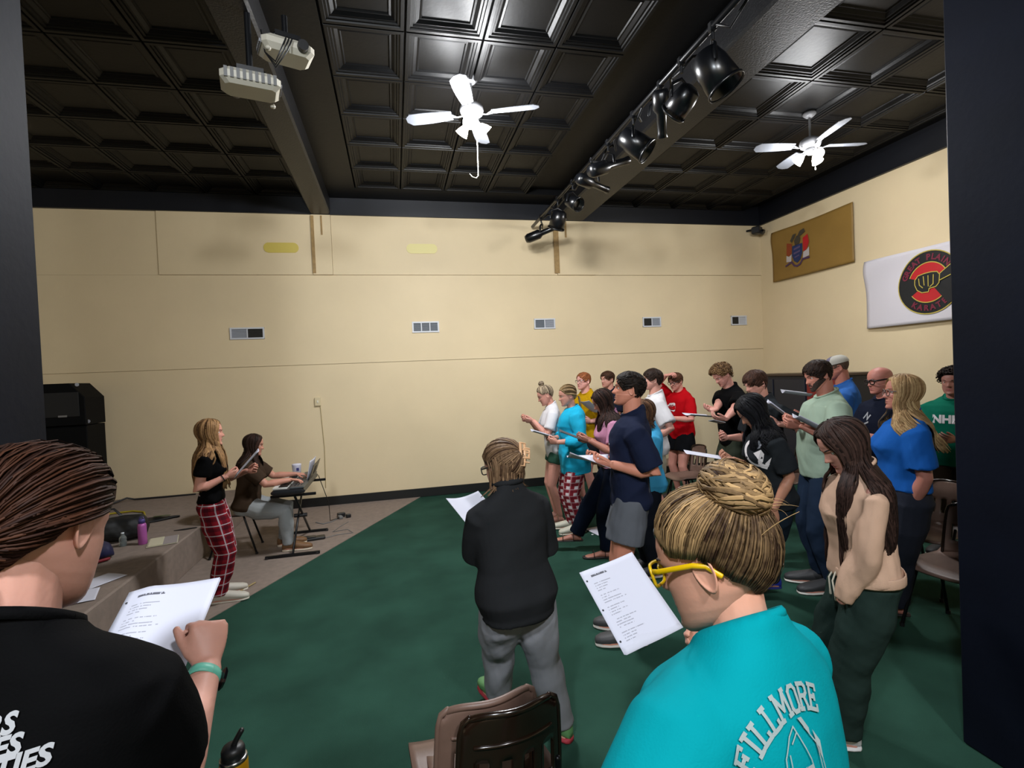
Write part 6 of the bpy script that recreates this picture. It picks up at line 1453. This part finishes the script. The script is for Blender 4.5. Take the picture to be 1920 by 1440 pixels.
mb = MB(); mb.box((0, 0, .03), (.10, .07, .055), bev=.006); mb.build('adapter', M_dk, t); mb = MB(); mb.box((.07, -.10, .025), (.06, .055, .045), bev=.006); mb.build('small_adapter', M_dk, t); mb = MB(); mb.box((-.03, -.07, .02), (.05, .10, .035), bev=.006); mb.build('socket', M_slot, t)
mb = MB(); P = [at(x, y, 0) + Vector((0, 0, .012)) for x, y in ((634, 974), (622, 980), (606, 984), (592, 981))]; mb.tube(P, .006, n=6); tag(mb.build('mains_lead', M_slot), 'grey mains lead running from the plug adapters', 'cable')
mb = MB(); mb.tube([(-.98, 6.75, .70), (-.9, 6.95, .3), (-.92, 7.15, .02), (-.80, 7.25, .02)], .005, n=6); tag(mb.build('keyboard_cable', M_dk), 'black cable hanging from the far end of the keyboard', 'cable')
# ball / cup by the wall end of the keyboard
t = empty('soft_toy', (-1.40, 6.92, .74), 0, 'white round cup with a dark logo beyond the keyboard player', 'cup')
mb = MB(); mb.lathe([(.035, 0), (.045, .01), (.055, .12), (.056, .125), (.050, .13), (.02, .134), (.001, .134)]); mb.build('cup_body', mat('white_cup', '#c8c6d4', .35), t)
t.name = 'travel_cup'; mb = MB(); mb.box((.02, -.052, .07), (.03, .004, .035), bev=.001); mb.build('logo', mat('cup_logo', '#33326a', .5), t)
t.location = (-1.22, 6.70, .742)
# music book on the rest
sheet('open white music book standing on the keyboard rest', Vector((-.985, 6.62, .965)), Vector((0, -1, 0)), Vector((-.18, 0, -.9)), w_=.42, hh=.22, curl=.01, pages=3, blank=True, name='music_book', cat='book')
# bottle in the corner of the frame
p = U(437, 1408, 1.55); t = empty('steel_bottle', (p.x, p.y, 0), 0, 'yellow steel bottle with a black flip straw lid at the bottom edge of the photo', 'bottle')
zb = p.z - .28; mb = MB()
t.location.z = 0
st = make_stool = None
mb.lathe([(.036, zb), (.040, zb + .008), (.040, zb + .245), (.037, zb + .258), (.030, zb + .262)], n=32); mb.build('body', mat('yellow_enamel', '#a97c08', .3), t)
mb = MB(); mb.lathe([(.0385, zb + .252), (.0385, zb + .262), (.033, zb + .264)], n=32); mb.build('rim', mat('steel', '#a8a8a8', .25, metal=1), t)
mb = MB(); mb.lathe([(.033, zb + .260), (.033, zb + .285), (.028, zb + .296), (.012, zb + .30)], n=28); mb.tube([(.0, 0, zb + .293), (.012, .0, zb + .315), (.026, 0, zb + .338)], [(.010, .008)] * 3, n=8); mb.build('lid', M_dk, t)
# low table under it, outside the frame at the bottom
tt = empty('side_table', (p.x - .05, p.y - .02, 0), 0, 'small dark table under the yellow bottle at the bottom edge of the photo', 'table')
mb = MB(); mb.box((0, 0, zb - .016), (.30, .30, .03), bev=.006); mb.build('tabletop', mat('dark_wood', '#2a1c14', .4, 0, .2, 12), tt)
for sx in (-1, 1):
    for sy in (-1, 1): mb = MB(); mb.cyl((sx * .12, sy * .12, 0), (sx * .12, sy * .12, zb - .03), .012, 10); mb.build('leg', M_leg, tt)
# cabinet by the right wall
t = empty('storage_cabinet', (6.25, 6.75, 0), 0, 'dark cabinet with a red door panel standing along the right wall', 'cabinet')
mb = MB(); mb.box((0, 0, .83), (.62, 2.0, 1.62), bev=.01); mb.build('body', mat('cabinet_dark', '#121420', .5), t)
mb = MB(); mb.box((0, 0, 1.655), (.66, 2.06, .035), bev=.006); mb.build('top', mat('cabinet_top', '#3a2a20', .5), t)
for k, (y, mm) in enumerate(((-.66, 'r'), (0, 'd'), (.66, 'd'))):
    mb = MB(); mb.box((-.318, y, .85), (.02, .62, 1.48), bev=.004); dd = mb.build('door', mat('cabinet_red', '#7a1a18', .5) if mm == 'r' else mat('cabinet_door', '#1a1c28', .5), t); mb = MB(); mb.cyl((-.34, y + .24, .8), (-.34, y + .24, .95), .008, 8); mb.build('handle', M_mblk, dd)
# small litter on the carpet
p = at(1124, 996, 0); t = lay('white sheet lying on the green carpet behind the flared trousers', 1124, 996, 10, z=0.0)
p = at(1111, 1003, 0); mb = MB(); mb.lathe([(.012, 0), (.016, .004), (.012, .008), (.001, .009)], c=(p.x, p.y, .0), n=12); tag(mb.build('bottle_cap', mat('bottle_cap_white', '#c4ccd0', .4)), 'tiny white cap on the green carpet beside the flared trousers', 'cap')
p = at(468, 1100, 0.006); mb = MB(); mb.tube([p + Vector((-.05, -.1, .008)), p + Vector((0, 0, .010)), p + Vector((.03, .07, .008))], [(.012, .006)] * 3, n=6); tag(mb.build('carpet_scrap', mat('tan_scrap', '#9a865c', .8)), 'tan scrap at the seam of the grey and green carpets', 'scrap')
# things on the chairs at the right edge
p = at(1783, 905, .62); t = empty('grey_binder', p, math.radians(60), 'grey binder leaning on the chair beside the right pillar', 'binder')
mb = MB(); mb.box((0, 0, .0), (.26, .03, .32), rot=(-.5, 0, 0), bev=.006); mb.build('cover', mat('binder_grey', '#5a6068', .5), t); mb = MB(); mb.box((.0, .004, .0), (.245, .018, .30), rot=(-.5, 0, 0)); mb.build('paper_block', M_pb, t)
